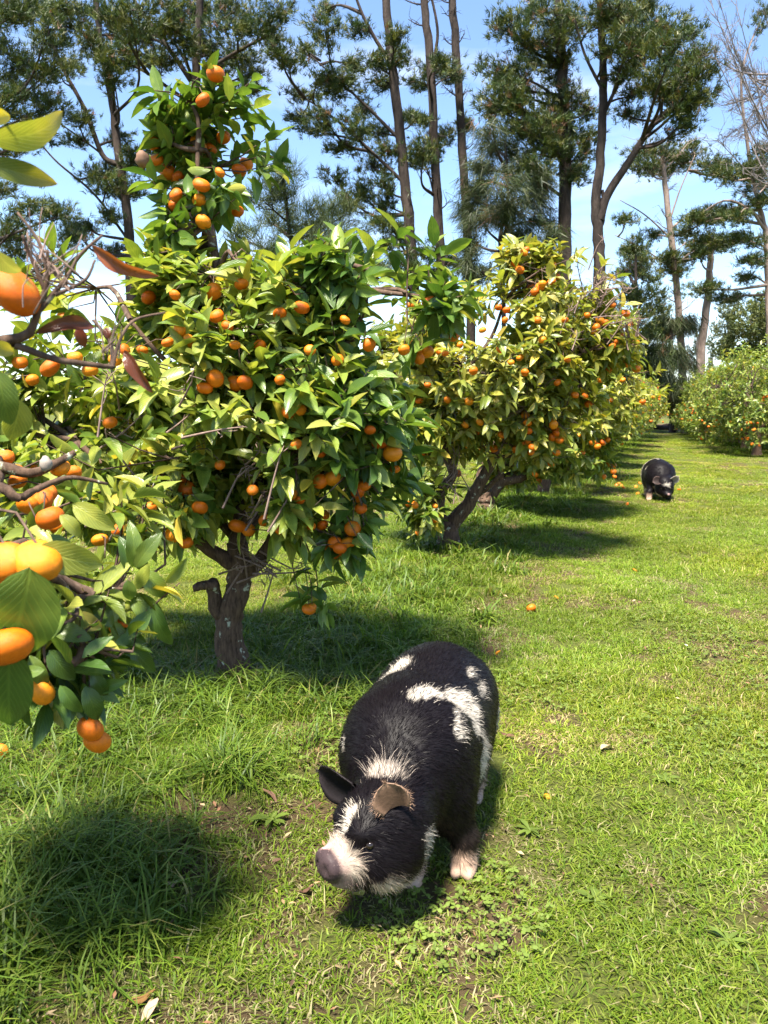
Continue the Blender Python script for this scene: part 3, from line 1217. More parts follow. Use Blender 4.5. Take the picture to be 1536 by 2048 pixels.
fruit1 = [(397, 290, 17), (447, 275, 13), (337, 345, 17), (358, 352, 13), (403, 370, 16), (352, 390, 13), (398, 400, 13), (350, 412, 13), (493, 435, 12), (475, 423, 12), (440, 345, 10),
          (427, 583, 17), (483, 568, 14), (433, 632, 15), (455, 652, 12), (560, 627, 14), (603, 615, 16), (297, 595, 14), (378, 682, 14), (360, 660, 14), (335, 685, 12), (350, 590, 11),
          (430, 757, 18), (410, 776, 16), (470, 767, 18), (490, 765, 16), (738, 690, 14), (850, 703, 18), (808, 700, 12), (640, 963, 16), (667, 955, 20), (727, 970, 16), (715, 985, 14),
          (785, 907, 20), (760, 885, 18), (790, 938, 11), (585, 990, 12), (475, 1052, 18), (497, 1060, 14), (530, 1040, 14), (547, 1090, 14), (316, 1065, 18), (322, 957, 18),
          (373, 977, 17), (300, 1015, 14), (400, 1015, 16), (705, 1057, 17), (670, 1085, 15), (645, 1050, 12), (702, 1085, 11), (722, 1017, 13), (622, 1052, 9), (650, 1030, 10),
          (658, 1100, 10), (685, 1105, 11), (762, 1102, 9), (615, 1203, 8), (624, 1214, 8), (607, 1213, 8), (220, 845, 14), (577, 825, 14), (592, 888, 12), (602, 820, 12), (250, 700, 12),
          (230, 720, 13), (180, 740, 15), (150, 715, 14), (675, 720, 13), (560, 760, 11), (620, 700, 12), (520, 690, 12), (120, 935, 16), (75, 940, 14), (690, 640, 11), (470, 690, 11),
          (285, 700, 11), (40, 725, 14), (100, 735, 20), (65, 760, 12), (505, 980, 12), (440, 930, 11), (250, 930, 12), (600, 1000, 10), (560, 1060, 12), (675, 1160, 8), (640, 905, 12), (740, 860, 12)]
t1 = citrus(b1, 'nearest whole mandarin tree, dark trunk and tall leafy leader above the crown', limbs1, shoots1, fruit1, 30, leaf_len=.138, fruit_r=.038, seed=1)

# --- second tree, forked lichened trunk
b2 = G(897, 1108)
Y2 = float(b2[1])
limbs2 = [
    ([b2, *W((896, 1070, Y2), (893, 1042, Y2))], .115, .10),
    (W((886, 1050, Y2), (878, 1010, Y2 - .05), (886, 975, Y2), (905, 950, Y2), (890, 905, Y2), (880, 850, Y2)), .070, .035),
    (W((882, 1020, Y2), (872, 1005, Y2 - .1), (868, 1020, Y2 - .15)), .035, .02),
    (W((905, 1045, Y2), (935, 1010, Y2 - .05), (960, 965, Y2 - .1), (985, 920, Y2 - .1), (1000, 880, Y2), (1050, 790, Y2), (1110, 700, Y2)), .085, .020),
    (W((945, 995, Y2), (975, 975, Y2 - .1), (1000, 950, Y2 - .2)), .035, .020),
    (W((880, 850, Y2), (920, 760, Y2), (980, 680, Y2 + .1), (1010, 600, Y2)), .035, .012),
    (W((1000, 880, Y2), (960, 800, Y2 + .2), (900, 720, Y2 + .2), (850, 660, Y2)), .035, .012),
    (W((985, 915, Y2), (1060, 905, Y2 - .3), (1110, 860, Y2 - .4)), .022, .010),
    (W((1050, 790, Y2), (1140, 720, Y2 - .2), (1200, 690, Y2 - .3), (1265, 640, Y2 - .3)), .022, .006),
]
shoots2 = [
    (at(980, 740, Y2), (1.05, .95, .72), 400, 'yellow'),
    (at(1080, 640, Y2), (.72, .7, .58), 210, 'yellow'),
    (at(870, 860, Y2), (.52, .6, .45), 95, 'yellow'),
    (at(1080, 830, Y2 - .1), (.62, .6, .50), 150, 'yellow'),
    (at(850, 1010, Y2 - .3), (.25, .3, .28), 45, 'green'),
    (at(820, 740, Y2 + .1), (.45, .6, .55), 120, 'yellow'),
    (at(1060, 520, Y2), (.42, .35, .16), 60, 'yellow'),
    (at(1200, 700, Y2 - .1), (.36, .4, .38), 70, 'yellow'),
]
fruit2 = [(1040, 540, 9), (1030, 527, 8), (1080, 575, 9), (1070, 583, 9), (1085, 568, 8), (1013, 620, 8), (1200, 640, 9), (1192, 655, 9), (1210, 646, 8), (1186, 661, 8), (947, 742, 9),
          (997, 615, 7), (1075, 640, 8), (938, 803, 9), (895, 800, 8), (1050, 830, 9), (1055, 846, 9), (1057, 862, 8), (960, 845, 8), (957, 863, 8), (1110, 857, 9), (1103, 875, 9), (1119, 880, 9),
          (1112, 866, 8), (988, 897, 9), (1003, 870, 8), (1113, 905, 8), (830, 1010, 8), (815, 1008, 8), (833, 1082, 9), (870, 1012, 6), (1273, 685, 7), (1230, 685, 7), (1050, 745, 8), (1040, 715, 8), (1135, 720, 7),
          (1115, 765, 8), (1150, 790, 8), (1170, 792, 7), (1062, 905, 7), (1175, 630, 7), (1225, 692, 7), (920, 690, 7), (1000, 700, 8), (1022, 725, 7), (845, 905, 8), (855, 770, 7), (1010, 640, 7),
          (1048, 505, 8), (1105, 530, 8), (1225, 610, 7), (1240, 570, 7), (930, 850, 8), (1130, 640, 7), (965, 660, 8), (1085, 680, 8)]
t2 = citrus(b2, 'second mandarin tree with low forked lichen-spotted trunk and yellowish leaves', limbs2, shoots2, fruit2, 36, leaf_len=.140, fruit_r=.040, pal='yellow', seed=2)

# --- third tree just behind it
b3 = G(975, 1032)
Y3 = float(b3[1])
limbs3 = [
    ([b3, *W((972, 1005, Y3), (968, 985, Y3))], .13, .11),
    (W((985, 990, Y3), (1005, 965, Y3), (1040, 958, Y3 - .1), (1062, 940, Y3), (1085, 890, Y3), (1120, 800, Y3)), .075, .03),
    (W((968, 990, Y3), (960, 950, Y3), (985, 900, Y3 + .1), (1020, 820, Y3)), .075, .03),
    (W((1005, 965, Y3), (1000, 930, Y3), (990, 900, Y3)), .05, .03),
    (W((1085, 890, Y3), (1150, 840, Y3), (1200, 780, Y3)), .04, .02),
]
shoots3 = [
    (at(1110, 790, Y3), (1.15, 1.0, .78), 380, 'yellow'),
    (at(1150, 900, Y3 - .2), (.62, .6, .40), 130, 'green'),
    (at(1190, 690, Y3), (.52, .6, .45), 150, 'green'),
    (at(1020, 930, Y3), (.5, .5, .35), 80, 'green'),
]
fruit3 = [(1185, 885, 7), (1205, 885, 7), (1195, 893, 7), (1215, 880, 6), (1175, 870, 7), (1058, 1000, 6), (1070, 1005, 6), (1040, 1000, 5), (1180, 1000, 5), (1165, 905, 6), (1230, 700, 6), (1245, 760, 6), (1220, 800, 6), (1200, 760, 6)]
t3 = citrus(b3, 'third mandarin tree, its leaning forked trunk behind the lichened one', limbs3, shoots3, fruit3, 46, leaf_len=.138, fruit_r=.040, pal='yellow', seed=3)


def plain_citrus(x, y, size, label, seed, n=420, sink=0.0, fruit=40, pal='green', objs=0, lleaf=.13, det=False, group='citrus trees in the orchard', trunk_lean=(.0, .0), low=.62):
    r = np.random.default_rng(seed + 50)
    b = np.array([x, y, float(gh(x, y)) - .03])
    top = b + [trunk_lean[0], trunk_lean[1], .62 * size]
    limbs = [([b, b + [trunk_lean[0] * .6, trunk_lean[1] * .6, .3 * size], top], .11 * size, .08 * size)]
    for k in range(5):
        a = k * 1.257 + r.random() * .6
        o = np.array([math.cos(a), math.sin(a), 0])
        limbs.append(([top, top + o * .45 * size + [0, 0, .45 * size], top + o * .85 * size + [0, 0, 1.1 * size]], .05 * size, .015 * size))
    c = b + np.array([0, 0, 1.62 * size])
    sh = [(c, (1.35 * size, 1.35 * size, 1.0 * size), n, pal)]
    for k in range(4 + int(3 * sink)):
        a = r.random() * 6.28
        o = np.array([math.cos(a), math.sin(a), 0]) * 1.0 * size
        sh.append((c + o + [0, 0, (-.6 - sink * .35 + .7 * (1 - sink * .5) * r.random()) * size], (.6 * size, .6 * size, low * size), n // 5, pal))
    return citrus(b, label, limbs, sh, (), fruit, leaf_len=lleaf, n_leaf_objects=objs, detail=det, fruit_r=.042, seed=seed, group=group)


yy = [12.9, 15.6, 18.4, 21.4, 24.6, 28.0, 31.5, 35.0]
nm = ['fourth', 'fifth', 'sixth', 'seventh', 'eighth', 'ninth', 'tenth', 'last']
for k, y in enumerate(yy):
    plain_citrus(float(row_x(y)) + .05, y, .98, nm[k] + ' mandarin tree of the long row, counted away from the camera', 20 + k, n=520 if k < 3 else 380, fruit=70 if k < 3 else 45, pal='green' if k % 2 else 'yellow',
                 objs=300 if k == 0 else 0, det=(k == 0), lleaf=.115 if k == 0 else .13)
ry = [23.2, 26.4, 29.3, 31.9, 35.0, 38.4, 41.6]
RX = [4.6, 4.5, 4.4, 4.2, 4.0, 3.8, 3.6]
rl = ['nearest mandarin tree of the right hand row, cut by the picture edge', 'second mandarin tree of the right hand row, at the picture edge',
      'right hand row mandarin tree with pale leaning bare trunk', 'right hand row mandarin tree with short dark upright trunk',
      'right hand row mandarin tree behind the dark trunked one', 'last but one mandarin tree of the right hand row', 'farthest mandarin tree of the right hand row beside the path end']
for k, y in enumerate(ry):
    plain_citrus(float(row_x(y)) + RX[k], y, 1.22, rl[k], 40 + k, n=520, fruit=80, pal='green', lleaf=.15, sink=1.0, group='citrus trees of the right hand row')


def bare_twigs(root, base, spots, seed):
    """dead leafless twigs at the edge of a crown"""
    r = np.random.default_rng(seed)
    mb = MB()
    for (px, py, Y, n, sp, L) in spots:
        c = at(px, py, Y)
        for _ in range(n):
            a = c + r.normal(size=3) * sp
            d = nrm(r.normal(size=3) * .6 + np.array([.3, -.1, .7]))
            e = a + d * L * (.6 + .6 * r.random())
            mb.tube(spline([a - d * .1, (a + e) / 2 + r.normal(size=3) * .02, e], 5), np.linspace(.006, .002, 5), 4)
            for _k in range(4):
                s = a + (e - a) * (.2 + .7 * r.random())
                q = nrm(d + r.normal(size=3) * .7) * L * .35
                mb.tube(np.stack([s, s + q * .5 + r.normal(size=3) * .01, s + q]), [.003, .0025, .0015], 3)
    mb.build('dead_twigs', M_DEADTWIG, root, base, kind='stuff')


M_DEADTWIG = bark_mat('dead_twig', (.12, .08, .065), (.25, .175, .145), None, scale=60, dist=.002)
bare_twigs(t2, b2, ((1170, 610, Y2 - .5, 14, .12, .24), (1200, 585, Y2 - .5, 12, .10, .24), (1255, 655, Y2 - .4, 9, .10, .22), (1140, 700, Y2 - .7, 5, .12, .25), (900, 960, Y2 - .3, 10, .08, .2)), 5)
bare_twigs(t1, b1, ((490, 1130, Y1 - .15, 14, .07, .16), (560, 1010, Y1 - .4, 8, .1, .2), (330, 900, Y1 - .5, 10, .15, .2), (520, 930, Y1 - .4, 10, .12, .2)), 6)

# --- the tree at the left edge of the picture, trunk outside the frame, branches reaching in close to the camera
def near_tree():
    global rng
    b = np.array([-2.25, .75, float(gh(-2.25, .75)) - .03])
    A = at(-60, 1000, 1.75)
    limbs = [
        ([b, b + [.03, .02, .35], b + [.05, .05, .7]], .085, .07),
        ([b + [.05, .05, .68], b + [.4, .4, .95], at(-120, 940, 1.9), at(0, 935, 1.95), at(70, 945, 1.95), at(150, 905, 2.0)], .032, .008),
        ([b + [.05, .05, .68], b + [.4, .25, .8], at(-140, 1010, 1.5), at(-10, 975, 1.5), at(35, 996, 1.5), at(75, 978, 1.55), at(140, 955, 1.6), at(215, 968, 1.65)], .020, .003),
        ([b + [.05, .05, .68], b + [.5, .2, .75], at(-60, 1120, 1.4), at(95, 1150, 1.6), at(155, 1195, 1.7), at(230, 1180, 1.8), at(320, 1170, 1.9)], .018, .003),
        ([at(155, 1195, 1.7), at(150, 1235, 1.65), at(100, 1258, 1.6), at(88, 1290, 1.6), at(92, 1330, 1.6)], .006, .003),
        ([b + [.05, .05, .68], b + [.35, .1, 1.0], at(-160, 760, 1.15), at(-20, 690, 1.12), at(50, 672, 1.12), at(70, 640, 1.12), at(95, 560, 1.12), at(95, 500, 1.12)], .015, .0022),
        ([at(30, 690, 1.12), at(110, 718, 1.14), at(190, 730, 1.16), at(225, 735, 1.18)], .0055, .0035),
        ([at(225, 735, 1.18), at(222, 690, 1.2), at(195, 650, 1.2), at(185, 640, 1.2)], .004, .002),
        ([at(225, 735, 1.18), at(240, 680, 1.2), at(270, 640, 1.22), at(330, 625, 1.25)], .0032, .0016),
        ([at(80, 620, 1.12), at(130, 560, 1.13), at(160, 510, 1.14), at(205, 470, 1.15)], .004, .0018),
        ([at(90, 580, 1.12), at(60, 510, 1.11), at(45, 470, 1.1)], .0035, .0018),
        ([at(95, 540, 1.12), at(75, 480, 1.12), at(35, 425, 1.12)], .003, .0016),
        ([at(110, 590, 1.12), at(170, 560, 1.14), at(190, 520, 1.15)], .003, .0016),
        ([b + [.05, .05, .68], b + [-.3, .3, 1.2], b + [-.5, .3, 1.9]], .04, .012),
    ]
    shoots = [
        (at(40, 1010, 1.95), (.34, .40, .17), 34, 'green'),
        (at(60, 1140, 1.85), (.30, .30, .16), 32, 'green'),
        (at(170, 1180, 1.90), (.20, .25, .14), 30, 'green'),
        (at(110, 1330, 1.72), (.14, .2, .11), 15, 'dark'),
        (b + [-.75, -.1, 1.5], (.7, .8, .7), 45, 'green'),
        (at(-130, 1180, 1.7), (.25, .3, .4), 20, 'green'),
    ]
    fr = [(100, 1036, 26, 1.62), (55, 1009, 20, 1.75), (85, 1000, 22, 1.78), (120, 936, 19, 2.0), (148, 945, 12, 2.1), (95, 985, 18, 1.95), (200, 1080, 16, 2.0), (82, 1380, 29, 1.6), (238, 1247, 19, 1.95),
          (35, 962, 17, 2.0), (10, 915, 17, 2.0), (30, 940, 16, 2.05),
          (32, 585, 46, 1.10), (75, 1122, 46, 1.06), (14, 1126, 42, 1.05), (12, 1293, 47, 1.0), (70, 1370, 14, 1.75), (115, 1052, 12, 1.9), (236, 1060, 13, 2.2), (62, 1352, 14, 1.8)]
    root = citrus(b, 'mandarin tree whose near branches hang into the left edge of the picture', limbs, shoots, fr, 8, leaf_len=.095, fruit_r=.034, seed=9, n_leaf_objects=280)
    for o in root.children:
        if o.name.startswith('limb') and max(o.dimensions) < .6:
            o.data.materials[0] = M_TWIG

    # large leaves right in front of the lens, each shaped on its own
    def big_leaf(p0, p1, Y0, Y1, wid, col, curl=.1, fold=.35, roll=0.0, wave=.03, col2=None, name='leaf', bendside=0.0):
        a, t = at(*p0, Y0), at(*p1, Y1)
        L = np.linalg.norm(t - a)
        ax = (t - a) / L
        view = nrm((a + t) / 2 - CAMP)
        nz = nrm(-view + ax * (view @ ax))
        nz = nrm(nz * math.cos(roll) + np.cross(ax, nz) * math.sin(roll))
        sd = np.cross(nz, ax)
        n = 14
        us = np.linspace(0, 1, n)
        hw = wid * np.sin(np.pi * us ** .80) ** .75
        hw[0] = hw[-1] = .001
        V, U = [], []
        cs = (-1, -.55, 0, .55, 1)
        for i, u in enumerate(us):
            c = a + ax * L * u + nz * L * curl * math.sin(math.pi * u) + sd * L * bendside * math.sin(math.pi * u)
            for s in cs:
                w = wave * L * math.sin(u * 11 + s * 2.0) * abs(s)
                V.append(c + sd * hw[i] * s * L + nz * (fold * hw[i] * L * abs(s) + w * .5))
                U.append([u, s, 0])
        idx = np.arange(n * 5).reshape(n, 5)
        q = np.stack([idx[:-1, :-1], idx[:-1, 1:], idx[1:, 1:], idx[1:, :-1]], -1).reshape(-1, 4)
        c = np.tile(np.asarray(col, float), (n * 5, 1))
        if col2 is not None:
            k = np.clip(np.repeat(us, 5) * 1.6 - .6, 0, 1)[:, None]
            c = c * (1 - k) + np.asarray(col2) * k
        me = make_mesh(name, np.array(V) - b, [q], c, U)
        o = link(name, me, M_LEAF, root)
        return o

    gy, gd, gm = (.215, .240, .040), (.050, .100, .016), (.095, .150, .024)
    br, br2 = (.20, .062, .020), (.125, .040, .018)
    big_leaf((72, 1098), (206, 1128), 1.06, 1.10, .26, gy, curl=.12, fold=.2, roll=.25)
    big_leaf((60, 1135), (12, 1330), 1.0, 1.04, .30, gm, curl=.08, fold=.18, roll=-.2)
    big_leaf((20, 1290), (22, 1450), 1.0, 1.05, .24, gd, curl=.06, fold=.25, roll=.3)
    big_leaf((-30, 280), (125, 222), .98, 1.05, .16, gy, curl=.20, fold=.25, roll=.5, col2=(.35, .27, .04))
    big_leaf((-40, 325), (115, 368), .98, 1.05, .15, (.12, .15, .02), curl=.12, fold=.3, roll=-.1, col2=(.34, .27, .03))
    big_leaf((-40, 235), (20, 232), .95, .99, .2, (.40, .33, .03), curl=.1)
    big_leaf((-5, 740), (22, 850), 1.08, 1.1, .28, gm, curl=.1, roll=.2)
    big_leaf((-20, 690), (28, 705), 1.05, 1.08, .3, (.30, .27, .04), curl=.05)
    big_leaf((-10, 500), (40, 545), 1.0, 1.05, .25, (.19, .20, .06), curl=.1, roll=.6)
    big_leaf((40, 800), (20, 880), 1.2, 1.22, .3, gy, curl=.1, roll=-.3)
    big_leaf((182, 488), (318, 552), 1.14, 1.17, .11, br, curl=.16, fold=.9, roll=.5, wave=.05, name='dry_leaf')
    big_leaf((190, 655), (68, 668), 1.19, 1.14, .13, br2, curl=.20, fold=.8, roll=.4, wave=.05, name='dry_leaf')
    big_leaf((248, 700), (306, 786), 1.2, 1.2, .13, br2, curl=.10, fold=.8, roll=.3, wave=.07, name='dry_leaf')
    big_leaf((155, 655), (170, 695), 1.19, 1.2, .28, br2, curl=.1, fold=.5, name='dry_leaf')
    big_leaf((212, 655), (218, 680), 1.2, 1.2, .3, br2, curl=.1, fold=.5, name='dry_leaf')
    # the middle distance of this tree, hanging low on the left
    for (p0, p1, Y, w, c, ro) in (
            ((145, 1008), (232, 1060), 1.6, .22, gy, .1), ((120, 1030), (160, 1075), 1.58, .25, gy, -.3), ((265, 1135), (258, 1040), 1.75, .18, gm, .3),
            ((270, 1135), (325, 1063), 1.75, .19, gm, -.2), ((255, 1140), (238, 1072), 1.78, .22, gd, .4), ((255, 1160), (262, 1200), 1.72, .28, gm, 0),
            ((148, 1228), (205, 1255), 1.68, .30, (.26, .24, .06), .2), ((100, 1262), (185, 1280), 1.62, .24, gm, -.3), ((98, 1300), (150, 1360), 1.6, .26, gd, .2),
            ((240, 1258), (292, 1285), 1.8, .25, gd, .2), ((262, 1290), (310, 1345), 1.78, .24, gd, .2), ((120, 1370), (165, 1425), 1.6, .2, gd, .3), ((170, 1372), (195, 1440), 1.62, .24, gd, -.1),
            ((185, 1345), (215, 1390), 1.65, .26, gd, .2), ((285, 1140), (335, 1195), 1.85, .26, gm, .1), ((260, 1190), (330, 1240), 1.85, .26, gm, .1), ((90, 1340), (40, 1352), 1.55, .2, gm, .2),
            ((60, 1310), (95, 1375), 1.58, .2, gm, .1), ((300, 1200), (345, 1290), 1.85, .17, gd, .3), ((225, 1255), (180, 1200), 1.75, .22, gm, .2)):
        big_leaf(p0, p1, Y, Y + .02, w, np.array(c) * (.8 + .4 * rng.random()), curl=.1 + .1 * rng.random(), fold=.3, roll=ro)
    # a grey lichen tuft and a withered fruit on the bare branch
    for (px, py, Y, r, c, nm2, sq) in ((92, 928, 1.9, .016, (.26, .22, .19), 'withered_fruit', 1.1),):
        k = np.arange(220)
        ph = np.arccos(1 - 2 * (k + .5) / 220)
        th = k * 2.399963
        u = np.stack([np.cos(th) * np.sin(ph), np.sin(th) * np.sin(ph), np.cos(ph)], -1)
        nu, nv = 14, 9
        V = []
        for j in range(nv + 1):
            for i in range(nu):
                p = math.pi * j / nv
                q_ = 6.283 * i / nu
                d = np.array([math.sin(p) * math.cos(q_), math.sin(p) * math.sin(q_), math.cos(p) * sq])
                V.append(d * r * (1 + .5 * (float(vnoise(d * 2.7 + px, 3, 1.0)) - .5)))
        idx = np.arange((nv + 1) * nu).reshape(nv + 1, nu)
        q = np.stack([idx[:-1], idx[1:], np.roll(idx[1:], -1, 1), np.roll(idx[:-1], -1, 1)], -1).reshape(-1, 4)
        link(nm2, make_mesh(nm2, np.array(V) + at(px, py, Y) - b, [q], np.array(c)), M_ATTR, root)


near_tree()

# withered pale fruit on the leader of the first tree
def withered(px, py, Y, r, root, base):
    nu, nv = 14, 9
    V = []
    for j in range(nv + 1):
        for i in range(nu):
            p, q_ = math.pi * j / nv, 6.283 * i / nu
            d = np.array([math.sin(p) * math.cos(q_), math.sin(p) * math.sin(q_), math.cos(p) * 1.25])
            V.append(d * r * (1 + .7 * (float(vnoise(d * 2.4 + 5, 3, 1.0)) - .5)))
    idx = np.arange((nv + 1) * nu).reshape(nv + 1, nu)
    q = np.stack([idx[:-1], idx[1:], np.roll(idx[1:], -1, 1), np.roll(idx[:-1], -1, 1)], -1).reshape(-1, 4)
    link('withered_fruit', make_mesh('withered_fruit', np.array(V) + at(px, py, Y) - base, [q], (.20, .115, .075)), M_ATTR, root)


withered(283, 318, Y1 - .2, .029, t1, b1)

# fine dead twigs among the near branches
M_NEARTWIG = M_DEADTWIG
nt = [o for o in bpy.data.objects if o.name.startswith('citrus_tree') and 'left edge' in str(o.get('label', ''))][0]
nb = np.array(nt.location)
r_ = np.random.default_rng(77)
mbt = MB()
for (px, py, n) in ((95, 540, 12), (130, 560, 8), (75, 500, 7), (225, 700, 6), (60, 600, 4)):
    for _ in range(n):
        a = at(px + r_.normal() * 10, py + r_.normal() * 10, 1.12 + r_.normal() * .03)
        d = nrm(np.array([r_.normal() * .7, r_.normal() * .5, .6 + r_.random()]))
        L = .02 + .05 * r_.random()
        mbt.tube(spline([a - d * .01, a + d * L * .5 + r_.normal(size=3) * .004, a + d * L], 5), np.linspace(.0016, .0007, 5), 4)
mbt.build('dead_twigs', M_DEADTWIG, nt, nb, kind='stuff')

# ------------------------------------------------------------------ pines and the other tall trees beyond the orchard
NEEDLE_PAL = np.array([[.030, .054, .012], [.048, .074, .016], [.072, .094, .019], [.022, .042, .011], [.105, .112, .025]])


def tufts(mb, pos, dirn, n_needles, ln, wd, spread=.9, pal=NEEDLE_PAL, droop=0.0, warm=None):
    """bunches of needles: narrow triangles radiating about a direction"""
    m = len(pos)
    i = np.repeat(np.arange(m), n_needles)
    d = nrm(dirn[i] + rng.normal(size=(len(i), 3)) * spread * .6 - np.array([0, 0, droop]))
    L = ln * (.6 + .6 * rng.random(len(i)))
    s = nrm(np.cross(d, rng.normal(size=d.shape)))
    p = pos[i] + rng.normal(size=d.shape) * ln * .12
    w = wd * (.7 + .6 * rng.random(len(i)))
    v = np.stack([p - s * w[:, None] * .5, p + s * w[:, None] * .5, p + d * L[:, None]], 1)
    t = np.arange(len(i))[:, None] * 3 + np.array([0, 1, 2])
    c = pal[rng.integers(0, len(pal), m)] * (.7 + .6 * rng.random((m, 1)))
    if warm is not None:
        k = rng.random(m) < warm
        c[k] = np.array([.16, .085, .045]) * (.7 + .5 * rng.random((k.sum(), 1)))
    c = np.repeat(c[i], 3, 0)
    mb.add(v.reshape(-1, 3), t, None, c)


def pine(label, trunk_px, Y, r0, r1, pads, bark=None, dens=1.0, ln=.30, wd=.040, spread=.9, bare_twigs=0, base_px=None, forks=(), droop=0.0, seed=0, pal=NEEDLE_PAL, name='pine_tree', cat='pine tree', yjit=1.6, branch_drop=.35, warm=.02, twig_r=1.0):
    """trunk_px from the foot upwards; pads = foliage masses (px, py, half width, half height) hung at real depth round the trunk"""
    global rng
    old = rng
    rng = np.random.default_rng(700 + seed)
    bark = bark or M_PINEBARK
    P = np.array([at(px, py, Y) for px, py in trunk_px])
    foot = P[0].copy()
    foot[2] = float(gh(foot[0], foot[1])) - .1
    if P[0][2] > .3:
        P = np.concatenate([[foot], P])
    else:
        P[0] = foot
    root = thing(name, foot, label, cat, 'tall trees behind the orchard')
    n = 40
    T = spline(P, n)
    mb = MB()
    T2 = T.copy()
    T2[1:-1] += rng.normal(size=(n - 2, 3)) * r0 * .07
    mb.tube(T2, r0 + (r1 - r0) * np.linspace(0, 1, n), 10, wob=.12)
    mb.build('trunk', bark, root, foot)
    stems = [T]
    for (fp, fr0, fr1) in forks:
        F = spline([at(a, b_, Y + (c if len(x) > 2 else 0)) for x in fp for (a, b_, c) in [(x + (0,))[:3]]], 20)
        mb = MB()
        mb.tube(F, fr0 + (fr1 - fr0) * np.linspace(0, 1, 20), 8, wob=.1)
        mb.build('limb', bark, root, foot)
        stems.append(F)
    ST = np.concatenate(stems)
    fol = MB()
    for (px, py, hw, hh) in pads:
        dy = rng.normal() * yjit
        c = at(px, py, Y + dy)
        rx, rz = 1.05 * hw * Y / F_PX, 1.05 * hh * Y / F_PX
        hd = np.linalg.norm((ST - c)[:, :2], axis=1)
        want = c[2] - branch_drop * np.minimum(hd, 4) - .1
        k = np.argmin(np.abs(ST[:, 2] - want) * 1.0 + hd * .6)
        a = ST[k]
        dist = np.linalg.norm(c - a)
        mid = (a + c) / 2 + np.array([0, 0, -.05 * dist * (1 if branch_drop > 0 else -1)]) + rng.normal(size=3) * .08 * dist
        br = spline([a, mid, c], 12)
        mb = MB()
        mb.tube(br, np.linspace(min(.085, .025 + .02 * dist), .018, 12) * twig_r, 6, wob=.1)
        # twigs through the pad
        nt = max(5, int(9 * rx * dens))
        ps, ds = [], []
        for _ in range(nt):
            u = nrm(rng.normal(size=3))
            e = c + u * np.array([rx, max(rx * .8, .5), rz]) * (.55 + .5 * rng.random())
            s = br[rng.integers(6, 12)]
            m_ = (s + e) / 2 + np.array([0, 0, -.08]) + rng.normal(size=3) * .07
            tw = spline([s, m_, e], 7)
            mb.tube(tw, np.linspace(.020, .008, 7) * twig_r, 3, cap=False)
            kk = int(17 * dens)
            f = .35 + .7 * rng.random(kk)
            q = s + (e - s) * f[:, None] + rng.normal(size=(kk, 3)) * np.array([.22, .22, .13]) * min(1.4, .6 + rx * .5)
            ps.append(q)
            ds.append(nrm(nrm(e - s) * .9 + np.array([0, 0, .75]) + rng.normal(size=(kk, 3)) * .45))
        mb.build('branch', bark, root, foot)
        tufts(fol, np.concatenate(ps), np.concatenate(ds), 11, ln, wd * .8, spread, pal, droop, warm)
    for _ in range(bare_twigs):
        k = rng.integers(n // 3, n - 1)
        a = T[k]
        th = rng.random() * 6.28
        o = np.array([math.cos(th), math.sin(th) * .6, .3 + .8 * rng.random()])
        L = .5 + 1.6 * rng.random()
        mb = MB()
        e = a + o * L * .6
        mb.tube(spline([a, (a + e) / 2 - [0, 0, .08], e], 6), np.linspace(.045, .012, 6), 5)
        for _j in range(4):
            s = a + (e - a) * (.35 + .6 * rng.random())
            mb.tube(np.stack([s, s + (o + rng.normal(size=3) * .7) * L * .18, s + (o + rng.normal(size=3) * .8) * L * .32]), [.016, .011, .006], 3)
        mb.build('branch', bark, root, foot)
    if fol.n:
        fol.build('crown', M_NEEDLE, root, foot, kind='stuff')
    rng = old
    return root


pine('pine at the left edge with only its dark foliage in view', [(-70, 800), (-75, 400), (-60, -150)], 33, .30, .12,
     [(40, 15, 60, 22), (25, 90, 45, 35), (65, 190, 55, 35), (110, 205, 35, 22), (25, 300, 40, 28), (80, 270, 40, 22), (70, 415, 45, 22), (125, 430, 35, 22), (20, 460, 35, 22), (155, 468, 30, 14), (40, 500, 45, 20), (60, 240, 40, 20), (10, 200, 40, 30), (10, 380, 30, 20), (20, 20, 40, 40), (95, 540, 40, 18), (15, 560, 40, 18), (60, 20, 50, 30), (100, 60, 40, 26), (40, 140, 50, 30), (90, 150, 36, 22)], seed=1)
pine('slender pine with a forked trunk left of the tall citrus leader', [(268, 800), (258, 470), (240, 330), (222, 190), (200, 80), (185, -60)], 37, .26, .12,
     [(145, 50, 40, 30), (95, 85, 40, 25), (175, 78, 40, 28), (215, 120, 40, 22), (228, 155, 28, 16), (200, 345, 45, 20), (262, 325, 40, 22), (245, 385, 48, 24), (215, 365, 40, 20), (155, 240, 30, 14), (250, 280, 30, 18),
      (150, 282, 25, 12), (120, 140, 30, 18), (180, 20, 50, 25), (235, 60, 40, 25), (150, 120, 35, 18), (260, 20, 50, 28), (120, 20, 45, 22), (280, 300, 30, 14), (180, 450, 35, 14), (215, 430, 30, 14), (150, 455, 30, 16), (225, 505, 40, 14)],
     forks=[([(238, 330), (205, 310), (170, 220), (125, 135), (95, 60)], .14, .06), ([(256, 480), (190, 390), (110, 320), (60, 260)], .07, .03), ([(244, 340), (180, 290), (110, 240)], .06, .03)], seed=2)
